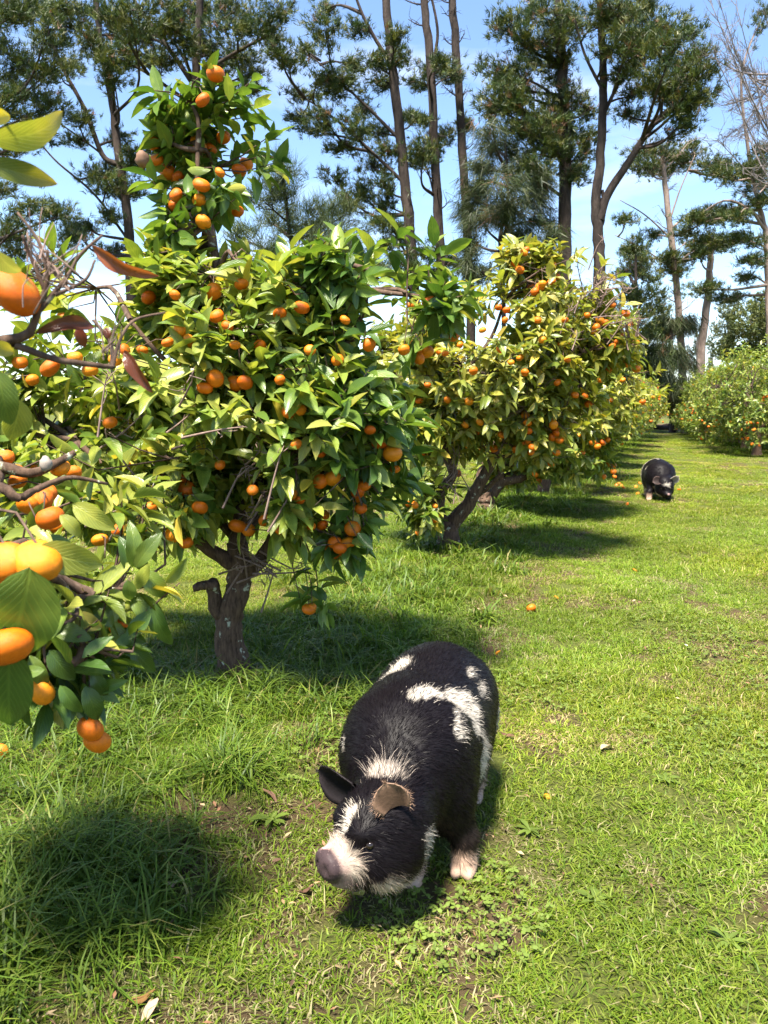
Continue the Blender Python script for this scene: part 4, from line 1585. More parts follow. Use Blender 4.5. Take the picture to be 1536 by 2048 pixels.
pine('broad pine directly behind the tall citrus leader', [(440, 800), (425, 500), (400, 300), (392, 150), (400, 0), (405, -120)], 35, .30, .12,
     [(320, 40, 45, 28), (270, 85, 40, 24), (295, 120, 40, 20), (380, 30, 50, 30), (440, 85, 50, 24), (475, 20, 50, 28), (525, 50, 40, 24), (560, 15, 35, 22), (490, 115, 40, 20), (450, 132, 35, 18), (505, 145, 30, 18),
      (540, 78, 30, 16), (325, 122, 35, 14), (360, 78, 45, 24), (510, 170, 20, 14), (420, 10, 50, 25), (345, 5, 45, 25), (460, 50, 45, 24), (410, 100, 40, 22), (250, 110, 30, 16), (300, 70, 40, 22), (230, 20, 40, 24)],
     forks=[([(394, 180), (340, 100), (280, 20), (250, -40)], .12, .06), ([(396, 190), (370, 120), (330, 60)], .09, .05), ([(398, 220), (300, 150), (240, 120)], .09, .03), ([(396, 150), (480, 100), (550, 60), (590, 0)], .09, .03)], seed=3)
pine('pine with reddish trunk and wide left side branches right of the citrus leader', [(835, 800), (822, 500), (803, 300), (786, 150), (772, 0), (765, -120)], 36, .30, .16,
     [(650, 60, 40, 20), (615, 110, 30, 16), (700, 128, 38, 18), (742, 118, 32, 20), (600, 192, 30, 12), (680, 182, 36, 16), (730, 212, 36, 18), (792, 120, 26, 20), (640, 225, 34, 13), (700, 250, 36, 16), (752, 262, 34, 16),
      (690, 300, 32, 12), (742, 332, 34, 16), (722, 382, 32, 14), (765, 402, 34, 16), (690, 402, 26, 12), (775, 442, 34, 18), (805, 470, 32, 18), (640, 25, 30, 18), (582, 125, 26, 12), (832, 242, 24, 12), (780, 300, 32, 16),
      (620, 260, 30, 10), (560, 100, 24, 12), (760, 160, 32, 16), (720, 60, 30, 16), (790, 60, 24, 16), (760, 360, 30, 12), (660, 350, 26, 10), (590, 240, 20, 9), (760, 490, 40, 20), (700, 510, 36, 20), (810, 520, 40, 18), (740, 540, 44, 18), (680, 160, 30, 14), (640, 150, 28, 12)],
     forks=[([(782, 130), (730, 40), (700, -40)], .09, .05), ([(812, 370), (740, 300), (660, 230), (600, 190)], .08, .025), ([(800, 280), (720, 200), (620, 110)], .08, .025)], seed=4)
pine('tall bare-stemmed pine with two small tufted whorls of needles', [(890, 800), (883, 540), (872, 350), (862, 150), (848, 0), (840, -100)], 37, .27, .15,
     [(870, 140, 42, 20), (845, 165, 30, 16), (885, 275, 42, 16), (850, 290, 34, 14), (838, 320, 26, 12), (815, 225, 20, 12), (902, 152, 20, 14), (885, 120, 26, 12), (865, 300, 30, 12), (850, 505, 34, 16), (905, 525, 34, 14), (870, 545, 40, 14), (950, 550, 34, 14)],
     forks=[([(868, 120), (875, 60), (860, -20)], .08, .05), ([(878, 440), (850, 330), (800, 300)], .05, .02)], bare_twigs=16, seed=5)
pine('almost bare pine trunk with short dead twigs', [(945, 800), (938, 540), (922, 250), (905, 0), (898, -100)], 38, .25, .16,
     [(930, 250, 14, 9)], bare_twigs=34, seed=6)
pine('stout straight pine with the densest dark crown', [(1128, 800), (1129, 500), (1130, 300), (1126, 150), (1120, 40), (1115, -80)], 34, .34, .16,
     [(1020, 45, 50, 24), (1062, 25, 50, 30), (1112, 30, 45, 30), (992, 132, 40, 22), (1042, 122, 36, 22), (1100, 65, 50, 30), (1150, 52, 42, 36), (1000, 190, 50, 30), (1032, 178, 40, 24), (978, 212, 40, 22), (1102, 150, 36, 30),
      (1112, 128, 36, 26), (1012, 205, 45, 25), (1062, 262, 56, 24), (1120, 232, 55, 32), (1152, 262, 45, 26), (1102, 292, 50, 24), (1082, 305, 50, 28), (1162, 302, 36, 26), (1042, 250, 45, 22), (1182, 212, 36, 24), (1090, 240, 50, 28),
      (1130, 190, 40, 25), (1060, 80, 40, 24), (1150, 330, 34, 18), (1060, 330, 36, 18), (1140, 350, 30, 14), (985, 165, 34, 16)], seed=7, dens=1.0, warm=.05)
pine('pine forking low into two dark stems with a spreading crown', [(1195, 800), (1198, 560), (1195, 470), (1192, 410), (1200, 320), (1206, 200), (1204, 90), (1198, -60)], 32, .27, .12,
     [(1200, 30, 50, 30), (1252, 40, 50, 30), (1302, 62, 50, 30), (1350, 92, 42, 30), (1292, 112, 50, 30), (1342, 152, 50, 28), (1392, 182, 34, 20), (1412, 130, 28, 16), (1352, 202, 50, 22), (1322, 186, 40, 22), (1262, 92, 45, 25), (1232, 92, 40, 22),
      (1402, 195, 28, 14), (1382, 222, 28, 16), (1240, 10, 50, 25), (1300, 20, 45, 25), (1340, 50, 40, 25), (1280, 70, 50, 28), (1390, 100, 34, 22), (1370, 130, 40, 24), (1310, 150, 40, 20), (1385, 60, 28, 14), (1372, 262, 24, 14), (1270, 190, 26, 12), (1250, 150, 30, 14), (1250, 230, 26, 8)],
     forks=[([(1198, 440), (1215, 390), (1260, 320), (1305, 250), (1350, 208)], .20, .08), ([(1206, 230), (1250, 150), (1320, 100)], .08, .04), ([(1205, 180), (1170, 110), (1150, 40)], .07, .03), ([(1205, 380), (1207, 440), (1192, 470)], .06, .06)], seed=8, dens=.98, warm=.04)
pine('dark young pine low behind the citrus tops, beside the forked pine', [(1268, 830), (1270, 640), (1272, 500)], 40, .16, .06,
     [(1262, 492, 30, 18), (1275, 520, 34, 18), (1255, 545, 32, 18), (1295, 550, 30, 16), (1250, 590, 34, 20), (1290, 590, 36, 20), (1310, 618, 32, 20), (1275, 640, 40, 22), (1232, 625, 26, 18), (1300, 660, 36, 20), (1258, 680, 40, 22), (1290, 700, 40, 22), (1310, 730, 34, 20), (1270, 740, 40, 22), (1300, 770, 36, 20)], seed=9, dens=1.1)
pine('pale sparse pine right of the forked pine', [(1368, 820), (1362, 680), (1352, 560), (1336, 420), (1328, 345), (1325, 300)], 44, .26, .10,
     [(1290, 300, 42, 20), (1332, 312, 42, 18), (1382, 300, 34, 18), (1422, 322, 34, 14), (1452, 336, 32, 11), (1312, 342, 36, 14), (1342, 540, 34, 14), (1362, 520, 30, 14), (1330, 515, 30, 12), (1345, 330, 38, 14), (1290, 330, 30, 12),
      (1250, 440, 22, 10), (1420, 440, 26, 10), (1260, 510, 24, 8), (1300, 470, 20, 8)], bark=M_PALEBARK, bare_twigs=26, seed=10, forks=[([(1345, 480), (1290, 430), (1240, 400)], .05, .02), ([(1350, 540), (1290, 500), (1230, 470)], .05, .02), ([(1340, 440), (1360, 380), (1390, 310)], .05, .02)], branch_drop=.2)
pine('leaning pinkish pine trunk standing alone over the right hand row', [(1398, 830), (1402, 705), (1412, 620), (1420, 540), (1422, 490)], 46, .30, .16,
     [(1415, 490, 42, 11), (1396, 500, 30, 9), (1445, 492, 30, 9)], bark=M_PALEBARK, seed=11)
pine('pine at the right edge with long level branches', [(1545, 830), (1538, 620), (1532, 480), (1515, 400), (1500, 330)], 40, .22, .08,
     [(1482, 350, 42, 18), (1442, 352, 34, 14), (1512, 372, 34, 18), (1532, 402, 30, 18), (1402, 430, 42, 15), (1442, 422, 38, 15), (1380, 442, 30, 12), (1492, 480, 34, 12), (1422, 482, 50, 10), (1400, 578, 40, 7), (1450, 598, 34, 7), (1502, 520, 32, 9),
      (1470, 440, 30, 12), (1520, 340, 30, 16), (1360, 470, 26, 9), (1480, 560, 24, 6), (1530, 20, 20, 20), (1530, 300, 20, 14)], bark=M_PALEBARK, seed=12, branch_drop=-.05, bare_twigs=8, warm=.0)

# she-oaks: long soft drooping needles
SHE = np.array([[.050, .074, .024], [.063, .084, .026], [.038, .060, .021], [.076, .092, .032]])
pine('feathery grey-green she-oak low behind the citrus leader', [(600, 830), (590, 560), (575, 430), (565, 340)], 31, .14, .05,
     [(560, 340, 36, 26), (575, 385, 48, 30), (630, 430, 45, 24), (690, 430, 40, 24), (545, 450, 45, 30), (600, 470, 50, 30), (660, 475, 45, 26), (520, 500, 45, 26), (700, 480, 34, 24), (570, 520, 50, 26), (640, 520, 50, 26), (470, 470, 24, 26), (460, 520, 30, 26), (700, 520, 40, 24), (525, 400, 34, 22)],
     ln=.55, wd=.026, spread=.7, seed=13, pal=SHE, name='she_oak_tree', cat='tree', warm=0, dens=.85)
pine('dark drooping she-oak between the bare pine trunk and the stout pine', [(1010, 830), (1006, 560), (1000, 480), (1015, 400), (1010, 280)], 33, .12, .05,
     [(985, 250, 30, 26), (1005, 300, 45, 30), (960, 330, 36, 30), (1050, 330, 40, 28), (1000, 370, 50, 28), (950, 400, 34, 30), (1060, 390, 45, 26), (1020, 420, 45, 22), (965, 440, 36, 24), (1090, 440, 34, 26), (940, 480, 28, 24), (1040, 460, 30, 20), (1110, 470, 24, 26), (1080, 350, 30, 24), (945, 360, 22, 26), (930, 430, 20, 26), (935, 520, 18, 26)],
     ln=.62, wd=.028, spread=.55, droop=1.25, seed=14, pal=SHE * .75, name='she_oak_tree', cat='tree', warm=.03, dens=.95)
pine('shaggy drooping tree at the foot of the pale pine by the path end', [(1345, 840), (1342, 720), (1340, 640)], 42, .2, .1,
     [(1340, 640, 30, 16), (1320, 655, 24, 16), (1365, 650, 24, 18), (1330, 700, 34, 26), (1300, 720, 30, 26), (1360, 715, 30, 26), (1320, 760, 36, 26), (1355, 770, 30, 24), (1290, 770, 34, 24), (1330, 800, 40, 16)],
     ln=.8, wd=.035, spread=.45, droop=1.5, seed=15, pal=SHE * .8, name='she_oak_tree', cat='tree', warm=.04, dens=1.0)


def leafy_tree(label, blobs, trunk, Y, pal, leaf=.16, n=3200, seed=0, r=.14):
    global rng
    old = rng
    rng = np.random.default_rng(900 + seed)
    P = np.array([at(a, b_, Y) for a, b_ in trunk])
    foot = P[0].copy()
    foot[2] = -.05
    P[0] = foot
    root = thing('broadleaf_tree', foot, label, 'tree', 'tall trees behind the orchard')
    mb = MB()
    mb.tube(spline(P, 12), np.linspace(r, r * .4, 12), 8, wob=.1)
    mb.build('trunk', M_PALEBARK, root, foot)
    fol = MB()
    for (px, py, hw, hh) in blobs:
        c = at(px, py, Y + rng.normal() * .8)
        rx, rz = hw * Y / F_PX, hh * Y / F_PX
        mb = MB()
        a = P[-1] * .6 + P[-2] * .4
        mb.tube(spline([a, (a + c) / 2 - [0, 0, .1], c], 8), np.linspace(.06, .02, 8), 5)
        mb.build('branch', M_PALEBARK, root, foot)
        m = int(n * hw * hh / sum(b[2] * b[3] for b in blobs))
        u = nrm(rng.normal(size=(m, 3)))
        p = c + u * np.array([rx, rx, rz]) * (.45 + .6 * rng.random((m, 1)) ** .5)
        p = p[vnoise(p, seed + 3, 1.7) > .38]
        tufts(fol, p, nrm(u[:len(p)] + [0, 0, .6]), 4, leaf * 1.6, leaf * .55, 1.2, pal)
    fol.build('crown', M_NEEDLE, root, foot, kind='stuff')
    rng = old


BUSH = np.array([[.085, .110, .028], [.115, .135, .036], [.060, .085, .022], [.145, .155, .050]])
PALE = np.array([[.13, .15, .085], [.16, .18, .10], [.10, .125, .065]])
leafy_tree('dense dark green bushy tree above the right hand row at the picture edge', [(1500, 640, 40, 34), (1530, 620, 34, 36), (1490, 690, 46, 34), (1540, 680, 44, 40), (1460, 700, 30, 24), (1560, 640, 40, 50), (1520, 720, 50, 30)], [(1520, 850), (1520, 760), (1520, 680)], 47, BUSH, n=5200, seed=1)
leafy_tree('pale grey-green wispy tree left of the dark bushy one', [(1460, 618, 20, 22), (1450, 650, 26, 24), (1475, 600, 16, 16), (1440, 690, 26, 26), (1470, 640, 24, 26)], [(1455, 850), (1455, 740), (1456, 660)], 55, PALE, n=1800, seed=2, leaf=.13)
leafy_tree('thin far poplar spire beside the leaning pinkish trunk', [(1394, 660, 5, 14), (1394, 690, 7, 20), (1393, 720, 8, 22), (1392, 760, 9, 26)], [(1393, 840), (1393, 760), (1394, 660)], 75, PALE * .7, n=700, seed=3, leaf=.13, r=.1)
leafy_tree('low far poplar right of the leaning pinkish trunk', [(1424, 690, 7, 20), (1424, 730, 9, 26), (1430, 760, 12, 26)], [(1424, 840), (1424, 760), (1424, 690)], 72, PALE * .8, n=700, seed=4, leaf=.13, r=.1)


def bare_tree():
    """leafless winter tree over the upper right corner"""
    global rng
    old = rng
    rng = np.random.default_rng(1234)
    Y = 30
    P = [at(1640, 830, Y), at(1630, 500, Y), at(1600, 300, Y), at(1560, 120, Y)]
    foot = P[0].copy()
    foot[2] = -.05
    P[0] = foot
    root = thing('bare_tree', foot, 'leafless tree with fine grey-purple twigs in the upper right corner', 'tree', 'tall trees behind the orchard')
    T = spline(P, 20)
    mb = MB()
    mb.tube(T, np.linspace(.2, .07, 20), 8)
    mb.build('trunk', M_GREYTWIG, root, foot)
    for k in range(22):
        a = T[rng.integers(7, 20)]
        tgt = at(1380 + 190 * rng.random(), -40 + 340 * rng.random(), Y + rng.normal() * 1.5)
        mb = MB()
        L = np.linalg.norm(tgt - a)
        br = spline([a, (a + tgt) / 2 + [0, 0, -.12 * L] + rng.normal(size=3) * .1, tgt], 16)
        mb.tube(br, np.linspace(.045, .010, 16), 5)
        for j in range(4, 16):
            for _ in range(2):
                d = nrm(nrm(br[min(j + 1, 15)] - br[j - 1]) + rng.normal(size=3) * .55 + [0, 0, .25])
                l2 = .35 + .6 * rng.random()
                e = br[j] + d * l2
                mb.tube(spline([br[j], br[j] + d * l2 * .5 + rng.normal(size=3) * .05, e], 4), np.linspace(.013, .006, 4), 3, cap=False)
                for _i in range(2):
                    d2 = nrm(d + rng.normal(size=3) * .6)
                    s = br[j] + d * l2 * (.4 + .5 * rng.random())
                    mb.tube(np.stack([s, s + d2 * .25 * l2 + rng.normal(size=3) * .02, s + d2 * .55 * l2]), [.008, .006, .004], 3, cap=False)
        mb.build('branch', M_GREYTWIG, root, foot)
    rng = old


bare_tree()

# dead logs and brush where the path ends under the pines
def log(px, py, Y, L, r, yaw, tilt, label):
    p = at(px, py, Y)
    p[2] = float(gh(p[0], p[1])) + r * .8
    d = np.array([math.cos(yaw) * math.cos(tilt), math.sin(yaw) * math.cos(tilt), math.sin(tilt)])
    mb = MB()
    a = -d * L / 2 * 0
    pts = [a + d * L * t + np.array([0, 0, .04 * math.sin(t * 7)]) for t in np.linspace(0, 1, 8)]
    mb.tube(np.array(pts), np.linspace(r, r * .7, 8), 8, wob=.15)
    for t in (.35, .7):
        s = d * L * t
        e = s + np.array([rng.normal() * .3, rng.normal() * .3, .35])
        mb.tube(np.stack([s, (s + e) / 2, e]), [r * .35, r * .25, r * .1], 5)
    o = mb.build('fallen_log', M_PINEBARK)
    o.location = p
    tag(o, label, 'log', 'dead wood at the path end')


log(1290, 846, 45, 2.4, .16, .1, .03, 'fallen log lying across the far end of the path')
log(1318, 846, 47, 1.6, .12, -.3, .28, 'slanting dead log propped up at the far end of the path')
log(1340, 848, 46, 1.2, .14, .5, .05, 'short dead log at the foot of the last right hand row tree')

# ------------------------------------------------------------------ pigs
def surface_nets(g, lo, h):
    ins = g < 0
    nx, ny, nz = g.shape
    sl = lambda a, b, c: (slice(a, nx - 1 + a), slice(b, ny - 1 + b), slice(c, nz - 1 + c))
    acc = np.zeros((nx - 1, ny - 1, nz - 1, 3))
    cnt = np.zeros((nx - 1, ny - 1, nz - 1))
    cor = [(a, b, c) for a in (0, 1) for b in (0, 1) for c in (0, 1)]
    for p in cor:
        for ax in range(3):
            if p[ax] == 0:
                q = list(p)
                q[ax] = 1
                g0, g1 = g[sl(*p)], g[sl(*q)]
                cr = (g0 < 0) != (g1 < 0)
                t = np.where(cr, g0 / np.where(cr, g0 - g1, 1), 0)
                for k in range(3):
                    acc[..., k] += np.where(cr, p[k] + (t if k == ax else 0), 0)
                cnt += cr
    m = cnt > 0
    idx = -np.ones(m.shape, int)
    idx[m] = np.arange(m.sum())
    ijk = np.argwhere(m)
    v = lo + (ijk + acc[m] / cnt[m][:, None]) * h
    quads = []
    for ax in range(3):
        o1, o2 = (ax + 1) % 3, (ax + 2) % 3
        s0 = [slice(None)] * 3
        s1 = [slice(None)] * 3
        s0[ax] = slice(0, -1)
        s1[ax] = slice(1, None)
        a, b = ins[tuple(s0)], ins[tuple(s1)]
        e = np.argwhere(a != b)
        e = e[(e[:, o1] > 0) & (e[:, o2] > 0) & (e[:, o1] < g.shape[o1] - 1) & (e[:, o2] < g.shape[o2] - 1)]
        fl = a[tuple(e.T)]

        def cell(d1, d2):
            c = e.copy()
            c[:, o1] -= d1
            c[:, o2] -= d2
            return idx[tuple(c.T)]
        q = np.stack([cell(1, 1), cell(0, 1), cell(0, 0), cell(1, 0)], -1)
        q[~fl] = q[~fl][:, ::-1]
        quads.append(q)
    return v, np.concatenate(quads)


def rot_z(a):
    c, s = math.cos(a), math.sin(a)
    return np.array([[c, -s, 0], [s, c, 0], [0, 0, 1]])


def rot_y(a):
    c, s = math.cos(a), math.sin(a)
    return np.array([[c, 0, s], [0, 1, 0], [-s, 0, c]])


def ell(p, c, r):
    q = p - np.asarray(c)
    r = np.asarray(r)
    k0 = np.linalg.norm(q / r, axis=-1)
    k1 = np.linalg.norm(q / r ** 2, axis=-1) + 1e-9
    return k0 * (k0 - 1) / k1


def cap(p, a, b, ra, rb):
    a, b = np.asarray(a, float), np.asarray(b, float)
    ab = b - a
    t = np.clip(((p - a) @ ab) / (ab @ ab), 0, 1)
    return np.linalg.norm(p - a - t[..., None] * ab, axis=-1) - (ra + (rb - ra) * t)


def smin(a, b, k):
    h = np.clip(.5 + .5 * (b - a) / k, 0, 1)
    return b + (a - b) * h - k * h * (1 - h)


def pig_shape(hc, yaw, pitch, feet):
    """x forward, y to the pig's left, z up; returns distance function and the head frame"""
    HR = rot_z(yaw) @ rot_y(pitch)

    def f(p):
        d = ell(p, (0, 0, .365), (.37, .245, .245))
        d = smin(d, ell(p, (-.23, 0, .385), (.235, .215, .235)), .10)
        d = smin(d, ell(p, (.22, 0, .37), (.21, .205, .225)), .10)
        d = smin(d, ell(p, (.03, 0, .25), (.33, .20, .165)), .08)
        for sy in (-1, 1):
            d = smin(d, ell(p, (.22, sy * .135, .40), (.10, .075, .15)), .05)
            d = smin(d, ell(p, (-.26, sy * .13, .38), (.13, .09, .16)), .05)
        nk = (np.array([.30, 0, .38]) + np.asarray(hc)) / 2
        d = smin(d, cap(p, (.28, 0, .385), np.asarray(hc) + HR @ np.array([-.05, 0, .02]), .175, .125), .07)
        # legs
        for (x, y, fx, fy, rear) in feet:
            if rear:
                d = smin(d, ell(p, (x, y, .27), (.13, .085, .15)), .05)
                d = smin(d, cap(p, (x - .03, y, .22), (fx - .03, fy, .12), .062, .047), .04)
                d = smin(d, cap(p, (fx - .03, fy, .12), (fx, fy, .035), .044, .040), .02)
            else:
                d = smin(d, ell(p, (x, y, .27), (.10, .075, .14)), .05)
                d = smin(d, cap(p, (x, y, .23), (fx, fy, .12), .062, .048), .04)
                d = smin(d, cap(p, (fx, fy, .12), (fx + .008, fy, .035), .046, .043), .02)
            d = smin(d, cap(p, (fx + .02, fy - .020, .018), (fx + .045, fy - .022, .014), .024, .018), .012)
            d = smin(d, cap(p, (fx + .02, fy + .020, .018), (fx + .045, fy + .022, .014), .024, .018), .012)
        q = (p - np.asarray(hc)) @ HR
        h = ell(q, (0, 0, .025), (.14, .122, .118))
        h = smin(h, ell(q, (.015, .075, -.055), (.105, .066, .085)), .05)
        h = smin(h, ell(q, (.015, -.075, -.055), (.105, .066, .085)), .05)
        h = smin(h, ell(q, (.03, 0, -.09), (.12, .085, .055)), .05)
        h = smin(h, ell(q, (.125, 0, -.035), (.085, .070, .060)), .045)
        h = smin(h, ell(q, (.105, 0, -.088), (.085, .055, .035)), .03)
        for s in (-1, 1):
            h = smin(h, ell(q, (.085, s * .052, .058), (.045, .032, .022)), .03)
        h = smin(h, ell(q, (.198, 0, -.032), (.026, .053, .046)), .014)
        for s in (-1, 1):
            h = np.maximum(h, -ell(q, (.222, s * .021, -.032), (.018, .0100, .013)))
            h = np.maximum(h, -ell(q, (.118, s * .088, .030), (.020, .016, .010)))
        # fold over the nose
        h = np.maximum(h, -(np.abs(np.hypot(q[..., 0] - .160, q[..., 2] - .035) - .006) - .003 + 10 * (np.abs(q[..., 1]) > .036)))
        d = smin(d, h, .045)
        for x0 in (.385, .425):
            d = d + .0065 * np.exp(-((p[..., 0] - x0 - .25 * np.abs(p[..., 1])) / .010) ** 2) * (np.abs(p[..., 1]) > .03)
        near = np.abs(d) < .03
        if near.any():
            pn = p[near]
            d = d.copy()
            d[near] += .009 * (vnoise(pn, 41, 9.0) - .5) + .004 * (vnoise(pn, 42, 24.0) - .5)
        return d
    return f, HR


def pig(loc, heading, label, hc, yaw, pitch, feet, coat, ears, scale=1.0, h=.0105, n_hair=85000, hair_w=.0012, group='pigs in the orchard', seed=0, tail=True):
    global rng
    old = rng
    rng = np.random.default_rng(300 + seed)
    root = thing('pig', loc, label, 'pig', group)
    root.rotation_euler = (0, 0, heading)
    root.scale = (scale,) * 3
    f, HR = pig_shape(hc, yaw, pitch, feet)
    lo, hi = np.array([-.56, -.40, -.02]), np.array([.92, .40, .72])
    n = np.ceil((hi - lo) / h).astype(int)
    ax = [lo[k] + h * np.arange(n[k]) for k in range(3)]
    Pg = np.stack(np.meshgrid(*ax, indexing='ij'), -1)
    g = f(Pg)
    v, q = surface_nets(g, lo, h)
    eps = .004

    def grad(p):
        return nrm(np.stack([f(p + np.eye(3)[k] * eps) - f(p - np.eye(3)[k] * eps) for k in range(3)], -1))
    hcv = np.asarray(hc)
    c = coat(v, (v - hcv) @ HR)
    body = link('body', make_mesh('body', v, [q], c), M_PIGSKIN, root)
    # eyes
    for s in (-1, 1):
        mb = MB()
        u = np.linspace(0, math.pi, 7)
        th = np.linspace(0, 2 * math.pi, 10, endpoint=False)
        V = np.stack([np.sin(u)[:, None] * np.cos(th), np.sin(u)[:, None] * np.sin(th), np.cos(u)[:, None] * np.ones(10)], -1).reshape(-1, 3) * .0125
        idx = np.arange(70).reshape(7, 10)
        qq = np.stack([idx[:-1], idx[1:], np.roll(idx[1:], -1, 1), np.roll(idx[:-1], -1, 1)], -1).reshape(-1, 4)
        mb.add(V + hcv + HR @ np.array([.104, s * .084, .030]), None, qq, (.012, .008, .006))
        mb.build('eye', M_EYE, root)
    # ears: cupped flaps
    for (bp, axis, wdir, L, wd, cup, curl, inner, outer) in ears:
        bp = hcv + HR @ np.asarray(bp, float)
        a = HR @ nrm(axis)
        nn = np.asarray(HR @ np.asarray(wdir, float))
        nn = nrm(nn - a * (nn @ a))
        w = np.cross(nn, a)
        nu, nv = 14, 11
        top = np.zeros((nu, nv, 3))
        bot = np.zeros((nu, nv, 3))
        for i in range(nu):
            u = i / (nu - 1)
            hw = wd * (.62 + .5 * math.sin(math.pi * min(1, u * .72 + .12))) * math.sqrt(max(0, 1 - max(0, (u - .45) / .55) ** 2.4)) * .62
            for j in range(nv):
                s = 2 * j / (nv - 1) - 1
                p_ = bp + a * (L * u - .5 * curl * L * u * u * .3) + w * hw * s + nn * (cup * hw * (s * s) * (1.2 - .5 * u) - curl * L * u * u * .5)
                th_ = .006 * (1 - .7 * abs(s)) * (1 - .6 * u) + .0012
                top[i, j] = p_ + nn * th_
                bot[i, j] = p_ - nn * th_
        V = np.concatenate([top.reshape(-1, 3), bot.reshape(-1, 3)])
        idx = np.arange(nu * nv).reshape(nu, nv)
        q1 = np.stack([idx[:-1, :-1], idx[1:, :-1], idx[1:, 1:], idx[:-1, 1:]], -1).reshape(-1, 4)[:, ::-1]
        q2 = q1[:, ::-1] + nu * nv
        rim = np.concatenate([idx[:, 0], idx[-1, 1:], idx[::-1, -1][1:]])
        q3 = np.stack([rim[:-1], rim[1:], rim[1:] + nu * nv, rim[:-1] + nu * nv], -1)
        cc = np.concatenate([np.tile(inner, (nu * nv, 1)), np.tile(outer, (nu * nv, 1))]).astype(float)
        ss = np.abs(np.tile(np.linspace(-1, 1, nv), nu))
        uu = np.repeat(np.linspace(0, 1, nu), nv)
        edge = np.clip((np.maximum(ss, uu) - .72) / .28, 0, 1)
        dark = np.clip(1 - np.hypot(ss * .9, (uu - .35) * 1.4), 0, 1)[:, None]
        cin = cc[:nu * nv] * (.28 + .72 * np.clip(edge, 0, 1)[:, None] + .25 * (uu * .6)[:, None])  # cup shading painted in: inner colour darkens away from the pale rim
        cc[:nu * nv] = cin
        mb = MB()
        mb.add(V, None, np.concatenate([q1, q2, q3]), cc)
        # fringe of hairs round the rim
        m = 230
        k = rng.integers(0, len(rim), m)
        p0 = V[rim[k]] + rng.normal(size=(m, 3)) * .002
        dd = nrm(V[rim[k]] - (bp + a * L * .45)) + rng.normal(size=(m, 3)) * .35
        hl = .007 + .010 * rng.random(m)
        sd = nrm(np.cross(dd, rng.normal(size=(m, 3))))
        hv = np.stack([p0 - sd * .0007, p0 + sd * .0007, p0 + nrm(dd) * hl[:, None]], 1)
        mb.add(hv.reshape(-1, 3), np.arange(m)[:, None] * 3 + [0, 1, 2], None, np.repeat((np.asarray(outer) * .4 + np.asarray(inner) * .6)[None], 3 * m, 0))
        mb.build('ear', M_PIGSKIN, root)
    # coat of bristles
    a_, b_, c_, d_ = (v[q[:, k]] for k in range(4))
    area = np.linalg.norm(np.cross(c_ - a_, d_ - b_), axis=1)
    k = rng.choice(len(q), n_hair, p=area / area.sum())
    u1, u2 = rng.random((n_hair, 1)), rng.random((n_hair, 1))
    p0 = (a_[k] * (1 - u1) + b_[k] * u1) * (1 - u2) + (d_[k] * (1 - u1) + c_[k] * u1) * u2
    nr = grad(p0)
    ph = (p0 - hcv) @ HR
    on_head = np.clip((.16 - np.linalg.norm(ph - [.0, 0, -.01], axis=1)) / .04, 0, 1)
    back = np.array([-1.0, 0, -.25]) * (1 - on_head)[:, None] + (HR @ np.array([-1.0, 0, -.35])) * on_head[:, None]
    back = back + np.stack([np.zeros(n_hair), np.sign(p0[:, 1]) * np.abs(p0[:, 1]) * 1.4, -np.abs(p0[:, 1]) * 2.0], -1)
    flow = nrm(back - nr * (back * nr).sum(1)[:, None])
    col = coat(p0 + rng.normal(size=p0.shape) * .012, ph + rng.normal(size=p0.shape) * .010)
    hl = (.013 + .016 * rng.random(n_hair))
    light = col.mean(1) > .15
    hl = np.where(light, hl * 1.25, hl) * np.exp(rng.normal(size=n_hair) * .30)
    mane = np.exp(-((p0[:, 0] - .48) / .05) ** 2) * (p0[:, 2] > .40)
    hl = hl * (1 + .35 * mane)
    muzzle = ph[:, 0] > .165
    foot = p0[:, 2] < .05
    hl = np.where(muzzle, .004, hl)
    hl = np.where(foot, hl * .22, hl)
    lift = .05 + .13 * rng.random(n_hair) ** 2 + .16 * mane
    d1 = nrm(flow + nr * lift[:, None] + rng.normal(size=p0.shape) * .16)
    d2 = nrm(d1 - np.array([0, 0, .35]) + rng.normal(size=p0.shape) * .12)
    sd = nrm(np.cross(d1, nr + rng.normal(size=p0.shape) * .3)) * hair_w * .5
    p1 = p0 + d1 * (hl * .55)[:, None]
    p2 = p1 + d2 * (hl * .45)[:, None]
    hv = np.stack([p0 - sd, p0 + sd, p1 - sd * .7, p1 + sd * .7, p2], 1)
    o = np.arange(n_hair)[:, None] * 5
    dk = light & (rng.random(n_hair) < .22) & (ph[:, 0] < .06) & ~foot
    col[dk] = BLACK * 2.5
    cc = col * (.70 + .6 * rng.random((n_hair, 1)))
    mb = MB()
    mb.add(hv.reshape(-1, 3), o + [2, 3, 4], o + [0, 1, 3, 2], np.repeat(cc, 5, 0))
    ob = mb.build('coat', M_PIGHAIR, root, kind='stuff')
    if tail:
        mb = MB()
        t = np.linspace(0, 1, 16)
        pts = np.stack([-.455 - .05 * t - .018 * np.sin(t * 9), .02 + .03 * np.cos(t * 9) * t, .44 - .10 * t], -1)
        mb.tube(pts, np.linspace(.013, .005, 16), 7, col=(.02, .015, .015))
        m = 80
        kk = rng.integers(6, 16, m)
        dd = nrm(np.array([-.3, 0, -1.0]) + rng.normal(size=(m, 3)) * .5)
        sdv = nrm(np.cross(dd, rng.normal(size=(m, 3)))) * .001
        hv = np.stack([pts[kk] - sdv, pts[kk] + sdv, pts[kk] + dd * .05], 1)
        mb.add(hv.reshape(-1, 3), np.arange(m)[:, None] * 3 + [0, 1, 2], None, (.3, .26, .22))
        mb.build('tail', M_PIGSKIN, root)
    rng = old
    return root, f, HR


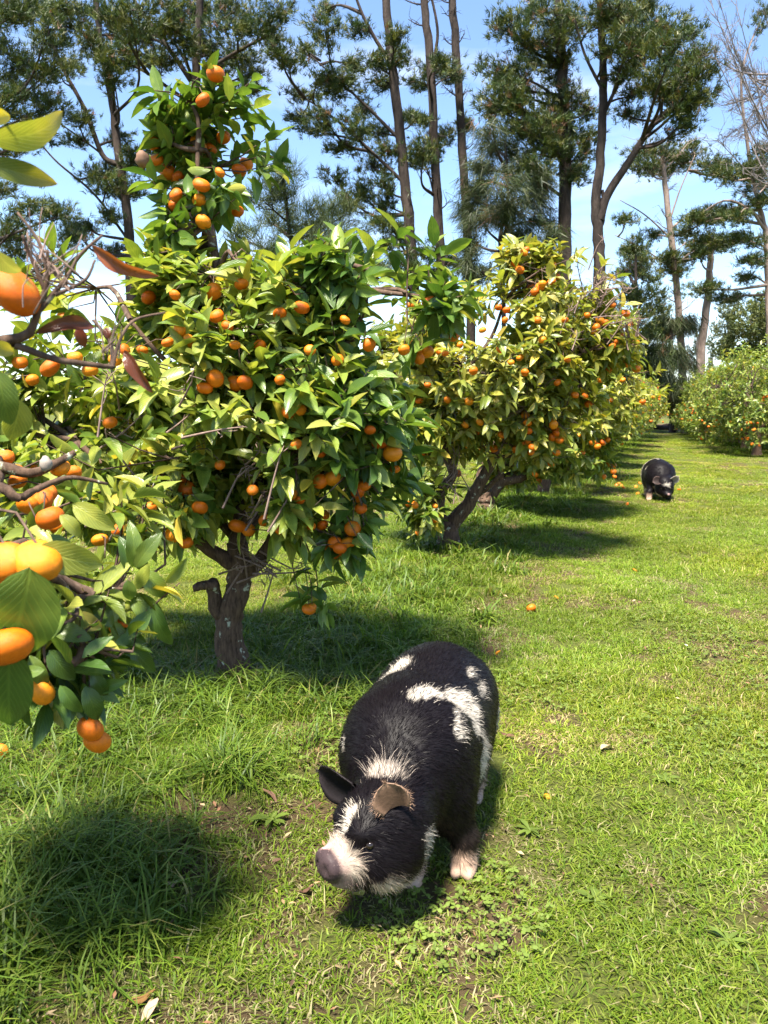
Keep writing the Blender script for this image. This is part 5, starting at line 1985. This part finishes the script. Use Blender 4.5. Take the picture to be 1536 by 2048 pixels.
M_PIGSKIN = attr_mat('pig_skin', rough=.5, spec=.12, bump_scale=90.0, bump=.4, dist=.003, mottle=.22, mscale=26.0)
M_PIGHAIR = attr_mat('pig_hair', rough=.36, spec=.05)
M_EYE = attr_mat('pig_eye', rough=.08, spec=.6)

BLACK = np.array([.0046, .0034, .0044])
WHITE = np.array([.43, .38, .32])
TAN = np.array([.42, .29, .17])
PINK = np.array([.36, .22, .17])
NOSE = np.array([.046, .031, .033])


def blob(p, c, r, seed, edge=.35, noise=.85, scale=17.0, stretch=(.35, 1, 1)):
    d = np.linalg.norm((p - np.asarray(c)) / np.asarray(r), axis=1)
    nz = vnoise(p * np.asarray(stretch), seed, scale) - .5 + .5 * (vnoise(p * np.asarray(stretch), seed + 1, scale * 2.7) - .5)
    return np.clip((1 - d + nz * noise) / edge, 0, 1)[:, None]


def coat_near(p, ph):
    c = np.tile(BLACK, (len(p), 1))
    head = ph[:, 0] > -.10
    for (cc, rr) in BODY_PATCHES:
        k = blob(p, cc, rr, 3) * (~head | (p[:, 0] < .42))[:, None]
        c = c * (1 - k) + WHITE * k
    # bristly pale collar on the nape
    k = blob(p, (.485, .0, .46), (.028, .088, .05), 9, edge=.35) * .8
    c = c * (1 - k) + np.array([.36, .30, .25]) * k
    # muzzle and blaze
    k = blob(ph, (.158, 0, -.02), (.052, .088, .078), 5, scale=30, edge=.3, noise=.4)
    c = c * (1 - k) + WHITE * np.array([.85, .78, .72]) * k
    k = blob(ph, (.105, .005, .070), (.045, .020, .045), 6, scale=30, edge=.3)
    c = c * (1 - k) + WHITE * k
    # jaw and jowl edge
    k = blob(ph, (.03, 0, -.125), (.17, .17, .070), 7, scale=24, edge=.4)
    c = c * (1 - k) + (WHITE * .55 + TAN * .45) * k
    k = blob(ph, (-.085, .135, -.06), (.030, .05, .11), 8, scale=24, edge=.5)
    c = c * (1 - k) + (WHITE * .8) * k
    # bare grey-pink nose
    k = .75 * np.clip((ph[:, 0] - .150) / .02, 0, 1)[:, None] * (np.abs(ph[:, 1]) < .07)[:, None] * (ph[:, 2] > -.10)[:, None]
    c = c * (1 - k) + np.array([.25, .165, .145]) * k
    k = np.clip((ph[:, 0] - .180) / .010, 0, 1)[:, None] * (ph[:, 2] > -.085)[:, None]
    c = c * (1 - k) + NOSE * k
    k = blob(ph, (.188, -.03, .015), (.02, .03, .016), 4, scale=40)
    c = c * (1 - k) + np.array([.50, .30, .28]) * k
    k = np.clip((.26 - p[:, 2]) / .2, 0, 1)[:, None] * (vnoise(p, 15, 14.) ** 2)[:, None] * .5
    c = c * (1 - k) + np.array([.085, .060, .038]) * k
    # feet
    k = np.clip((.105 + .03 * (vnoise(p, 12, 30.) - .5) - p[:, 2]) / .03, 0, 1)[:, None] * (p[:, 2] < .13)[:, None] * (np.linalg.norm(ph, axis=1) > .19)[:, None]
    c = c * (1 - k) + np.array([.40, .27, .20]) * k
    return c


# pixel -> pig patches were read off once and are kept here in the pig's own frame
BODY_PATCHES = [((.24, .030, .600), (.055, .030, .05)), ((.215, .062, .598), (.050, .030, .05)), ((.19, .098, .585), (.035, .026, .04)), ((.14, .130, .570), (.060, .034, .04)), ((.12, .165, .545), (.075, .042, .05)),
                ((.10, .195, .505), (.060, .036, .05)), ((.13, .215, .465), (.040, .030, .05)), ((.27, .180, .50), (.030, .020, .045)), ((.23, .165, .53), (.025, .015, .03)),
                ((.10, .238, .33), (.060, .045, .13)), ((-.05, -.105, .595), (.085, .040, .05)), ((.02, -.135, .57), (.04, .02, .04)), ((-.12, .150, .565), (.045, .016, .03)), ((-.10, .195, .517), (.055, .014, .05)),
                ((.33, -.185, .45), (.030, .016, .03)), ((-.25, .22, .36), (.08, .03, .08)), ((-.02, -.24, .35), (.12, .05, .12))]
PIG_HEAD = R(-90 - 17)
PIG_XY = np.array([.14, 2.60])
PIG_SCALE = .98
pz = float(gh(PIG_XY[0], PIG_XY[1]))
FEET1 = [(.23, .15, .225, .20, False), (.25, -.07, .335, .045, False), (-.27, .13, -.25, .14, True), (-.27, -.13, -.31, -.13, True)]
EARS1 = [((.03, -.080, .098), (.32, -.92, .16), (.55, .42, -.10), .150, .085, .50, .04, (.022, .017, .018), tuple(BLACK * 1.2)),
         ((.015, .092, .122), (.36, .02, .85), (.60, .75, .15), .088, .080, .50, .05, (.27, .165, .11), (.10, .07, .05))]
pig1, pf1, HR1 = pig((PIG_XY[0], PIG_XY[1], pz), PIG_HEAD, 'large black and white spotted pig standing in front, snout turned aside', (.525, .005, .285), R(-36), R(3), FEET1, coat_near, EARS1, seed=1, scale=PIG_SCALE)


def coat_far(p, ph):
    c = np.tile(BLACK * 1.15, (len(p), 1))
    k = np.clip((.075 - np.abs(p[:, 0] + .27) + .03 * (vnoise(p, 3, 12.) - .5)) / .02, 0, 1)[:, None]
    c = c * (1 - k) + WHITE * 1.05 * k
    k = blob(p, (-.12, 0, .62), (.03, .03, .04), 3)
    c = c * (1 - k) + WHITE * .8 * k
    k = blob(p, (.10, -.20, .48), (.03, .03, .05), 4)
    c = c * (1 - k) + WHITE * .6 * k
    k = blob(ph, (.09, -.01, .085), (.05, .07, .04), 5)
    c = c * (1 - k) + WHITE * .8 * k
    k = blob(ph, (.02, -.02, -.12), (.16, .14, .055), 6)
    c = c * (1 - k) + (WHITE * .6 + TAN * .4) * k
    k = blob(ph, (.215, 0, .0), (.02, .03, .03), 7)
    c = c * (1 - k) + np.array([.42, .26, .24]) * k
    k = np.clip((.12 - p[:, 2]) / .03, 0, 1)[:, None] * (np.linalg.norm(ph, axis=1) > .19)[:, None] * (p[:, 1] < 0)[:, None]
    c = c * (1 - k) + np.array([.45, .30, .23]) * k
    return c


g2 = gnd(1320, 1003)
FEET2 = [(.24, .125, .24, .13, False), (.25, -.125, .33, -.17, False), (-.27, .13, -.25, .14, True), (-.27, -.13, -.31, -.13, True)]
EARS2 = [((-.02, -.085, .085), (.3, -.8, .1), (.4, .2, .9), .13, .10, .5, .35, (.06, .04, .035), tuple(BLACK)),
         ((-.02, .085, .085), (.1, .7, .7), (.8, .2, .2), .13, .10, .4, .1, (.60, .50, .44), (.6, .52, .46))]
hd2 = R(-90 - 12)
d2 = np.array([math.cos(hd2), math.sin(hd2)])
c2 = g2[:2] - d2 * .32
pig((c2[0], c2[1], float(gh(c2[0], c2[1]))), hd2, 'small distant black pig with white rump band grazing on the lawn', (.50, .03, .25), R(12), R(32), FEET2, coat_far, EARS2, h=.02, n_hair=12000, hair_w=.004, seed=2)


# ------------------------------------------------------------------ windfalls and litter
def windfall(px, py, r, label, group, flat=1.0, hue=0):
    g = gnd(px, py)
    z = float(gh(g[0], g[1]))
    o = bpy.data.objects.new('fallen_mandarin', FRUIT_ME[hue % 5])
    COL.objects.link(o)
    o.location = (g[0], g[1], z + r * .75 * flat)
    o.scale = (r, r, r * flat)
    o.rotation_euler = (rng.normal() * .8, rng.normal() * .8, rng.random() * 6)
    tag(o, label, 'mandarin', group)


windfall(1062, 1226, .036, 'fallen whole orange mandarin alone in the grass above the spotted pig', 'windfall fruit in the grass')
windfall(1270, 1137, .028, 'squashed fallen mandarin on the lawn, farthest right of the near windfalls', 'windfall fruit in the grass', .5, 3)
windfall(1113, 1205, .022, 'small fallen piece of mandarin just right of the whole windfall', 'windfall fruit in the grass', .6, 3)
windfall(995, 1305, .024, 'flattened fallen mandarin in the grass just above the pig rump', 'windfall fruit in the grass', .5, 3)
windfall(4, 1545, .035, 'fallen mandarin cut by the left edge of the picture', 'windfall fruit in the grass', .9, 1)
windfall(1095, 1590, .016, 'tiny yellowish fallen fruit right of the spotted pig flank', 'windfall fruit in the grass', .7, 3)
for k, (px, py) in enumerate(((1238, 968), (1243, 973), (1233, 972), (1272, 975), (1275, 990), (1254, 1014), (1300, 998), (1247, 977), (1195, 968), (1280, 968), (1358, 982))):
    windfall(px, py, .033, 'fallen mandarin lying in the worn grass around the small distant pig', 'windfall fruit around the distant pig', .7, k)


def litter(px, py, L, w, yaw, col, name, label, cat, group):
    g = gnd(px, py)
    z = float(gh(g[0], g[1])) + .022
    u = np.linspace(0, 1, 7)
    hw = w * np.sin(np.pi * np.clip(u, .03, .97)) ** .7
    V = []
    for i in range(7):
        for s in (-1, 0, 1):
            V.append([(u[i] - .5) * L, s * hw[i], .25 * w * abs(s) + .10 * L * math.sin(u[i] * 5 + px)])
    idx = np.arange(21).reshape(7, 3)
    q = np.stack([idx[:-1, :-1], idx[1:, :-1], idx[1:, 1:], idx[:-1, 1:]], -1).reshape(-1, 4)[:, ::-1]
    o = link(name, make_mesh(name, V, [q], np.asarray(col)), M_ATTR)
    o.location = (g[0], g[1], z)
    o.rotation_euler = (rng.normal() * .25, rng.normal() * .25, yaw)
    tag(o, label, cat, group)


litter(718, 1788, .045, .014, .8, (.40, .34, .06), 'fallen_leaf', 'yellow fallen leaf in the grass under the chin of the spotted pig', 'leaf', 'fallen leaves')
litter(1015, 1480, .075, .010, .1, (.10, .045, .03), 'fallen_leaf', 'dark reddish dry leaf in the grass right of the pig rump', 'leaf', 'fallen leaves')
litter(285, 2018, .07, .016, .2, (.15, .08, .025), 'fallen_leaf', 'brown fallen leaf in the grass at the bottom left', 'leaf', 'fallen leaves')
litter(1212, 1508, .06, .022, .5, (.38, .28, .16), 'fallen_leaf', 'pale tan dry leaf on the lawn right of the pig', 'leaf', 'fallen leaves')
litter(345, 1800, .06, .016, 1.9, (.30, .19, .12), 'fallen_leaf', 'pinkish brown dry leaf beside the tall grass tussock', 'leaf', 'fallen leaves')
litter(300, 2040, .06, .012, .9, (.36, .25, .17), 'fallen_leaf', 'pale dry leaf cut by the bottom edge, left of centre', 'leaf', 'fallen leaves')
litter(612, 1788, .05, .014, .3, (.09, .045, .03), 'fallen_leaf', 'dark brown dead leaf left of the pig chin', 'leaf', 'fallen leaves')
litter(645, 1262, .10, .035, .3, (.17, .10, .06), 'fallen_leaf', 'curled brown leaf in the bare patch right of the nearest trunk', 'leaf', 'fallen leaves')
litter(303, 1500, .05, .016, 1.2, (.30, .17, .11), 'fallen_leaf', 'small pinkish dead leaf in the grass left of the nearest trunk', 'leaf', 'fallen leaves')
litter(540, 1610, .10, .010, 2.3, (.13, .07, .045), 'fallen_leaf', 'thin dark dry leaf lying left of the pig ear', 'leaf', 'fallen leaves')
litter(1372, 1292, .02, .010, 0, (.72, .72, .66), 'white_flower', 'single small white flower in the sunny lawn', 'flower', 'flowers')
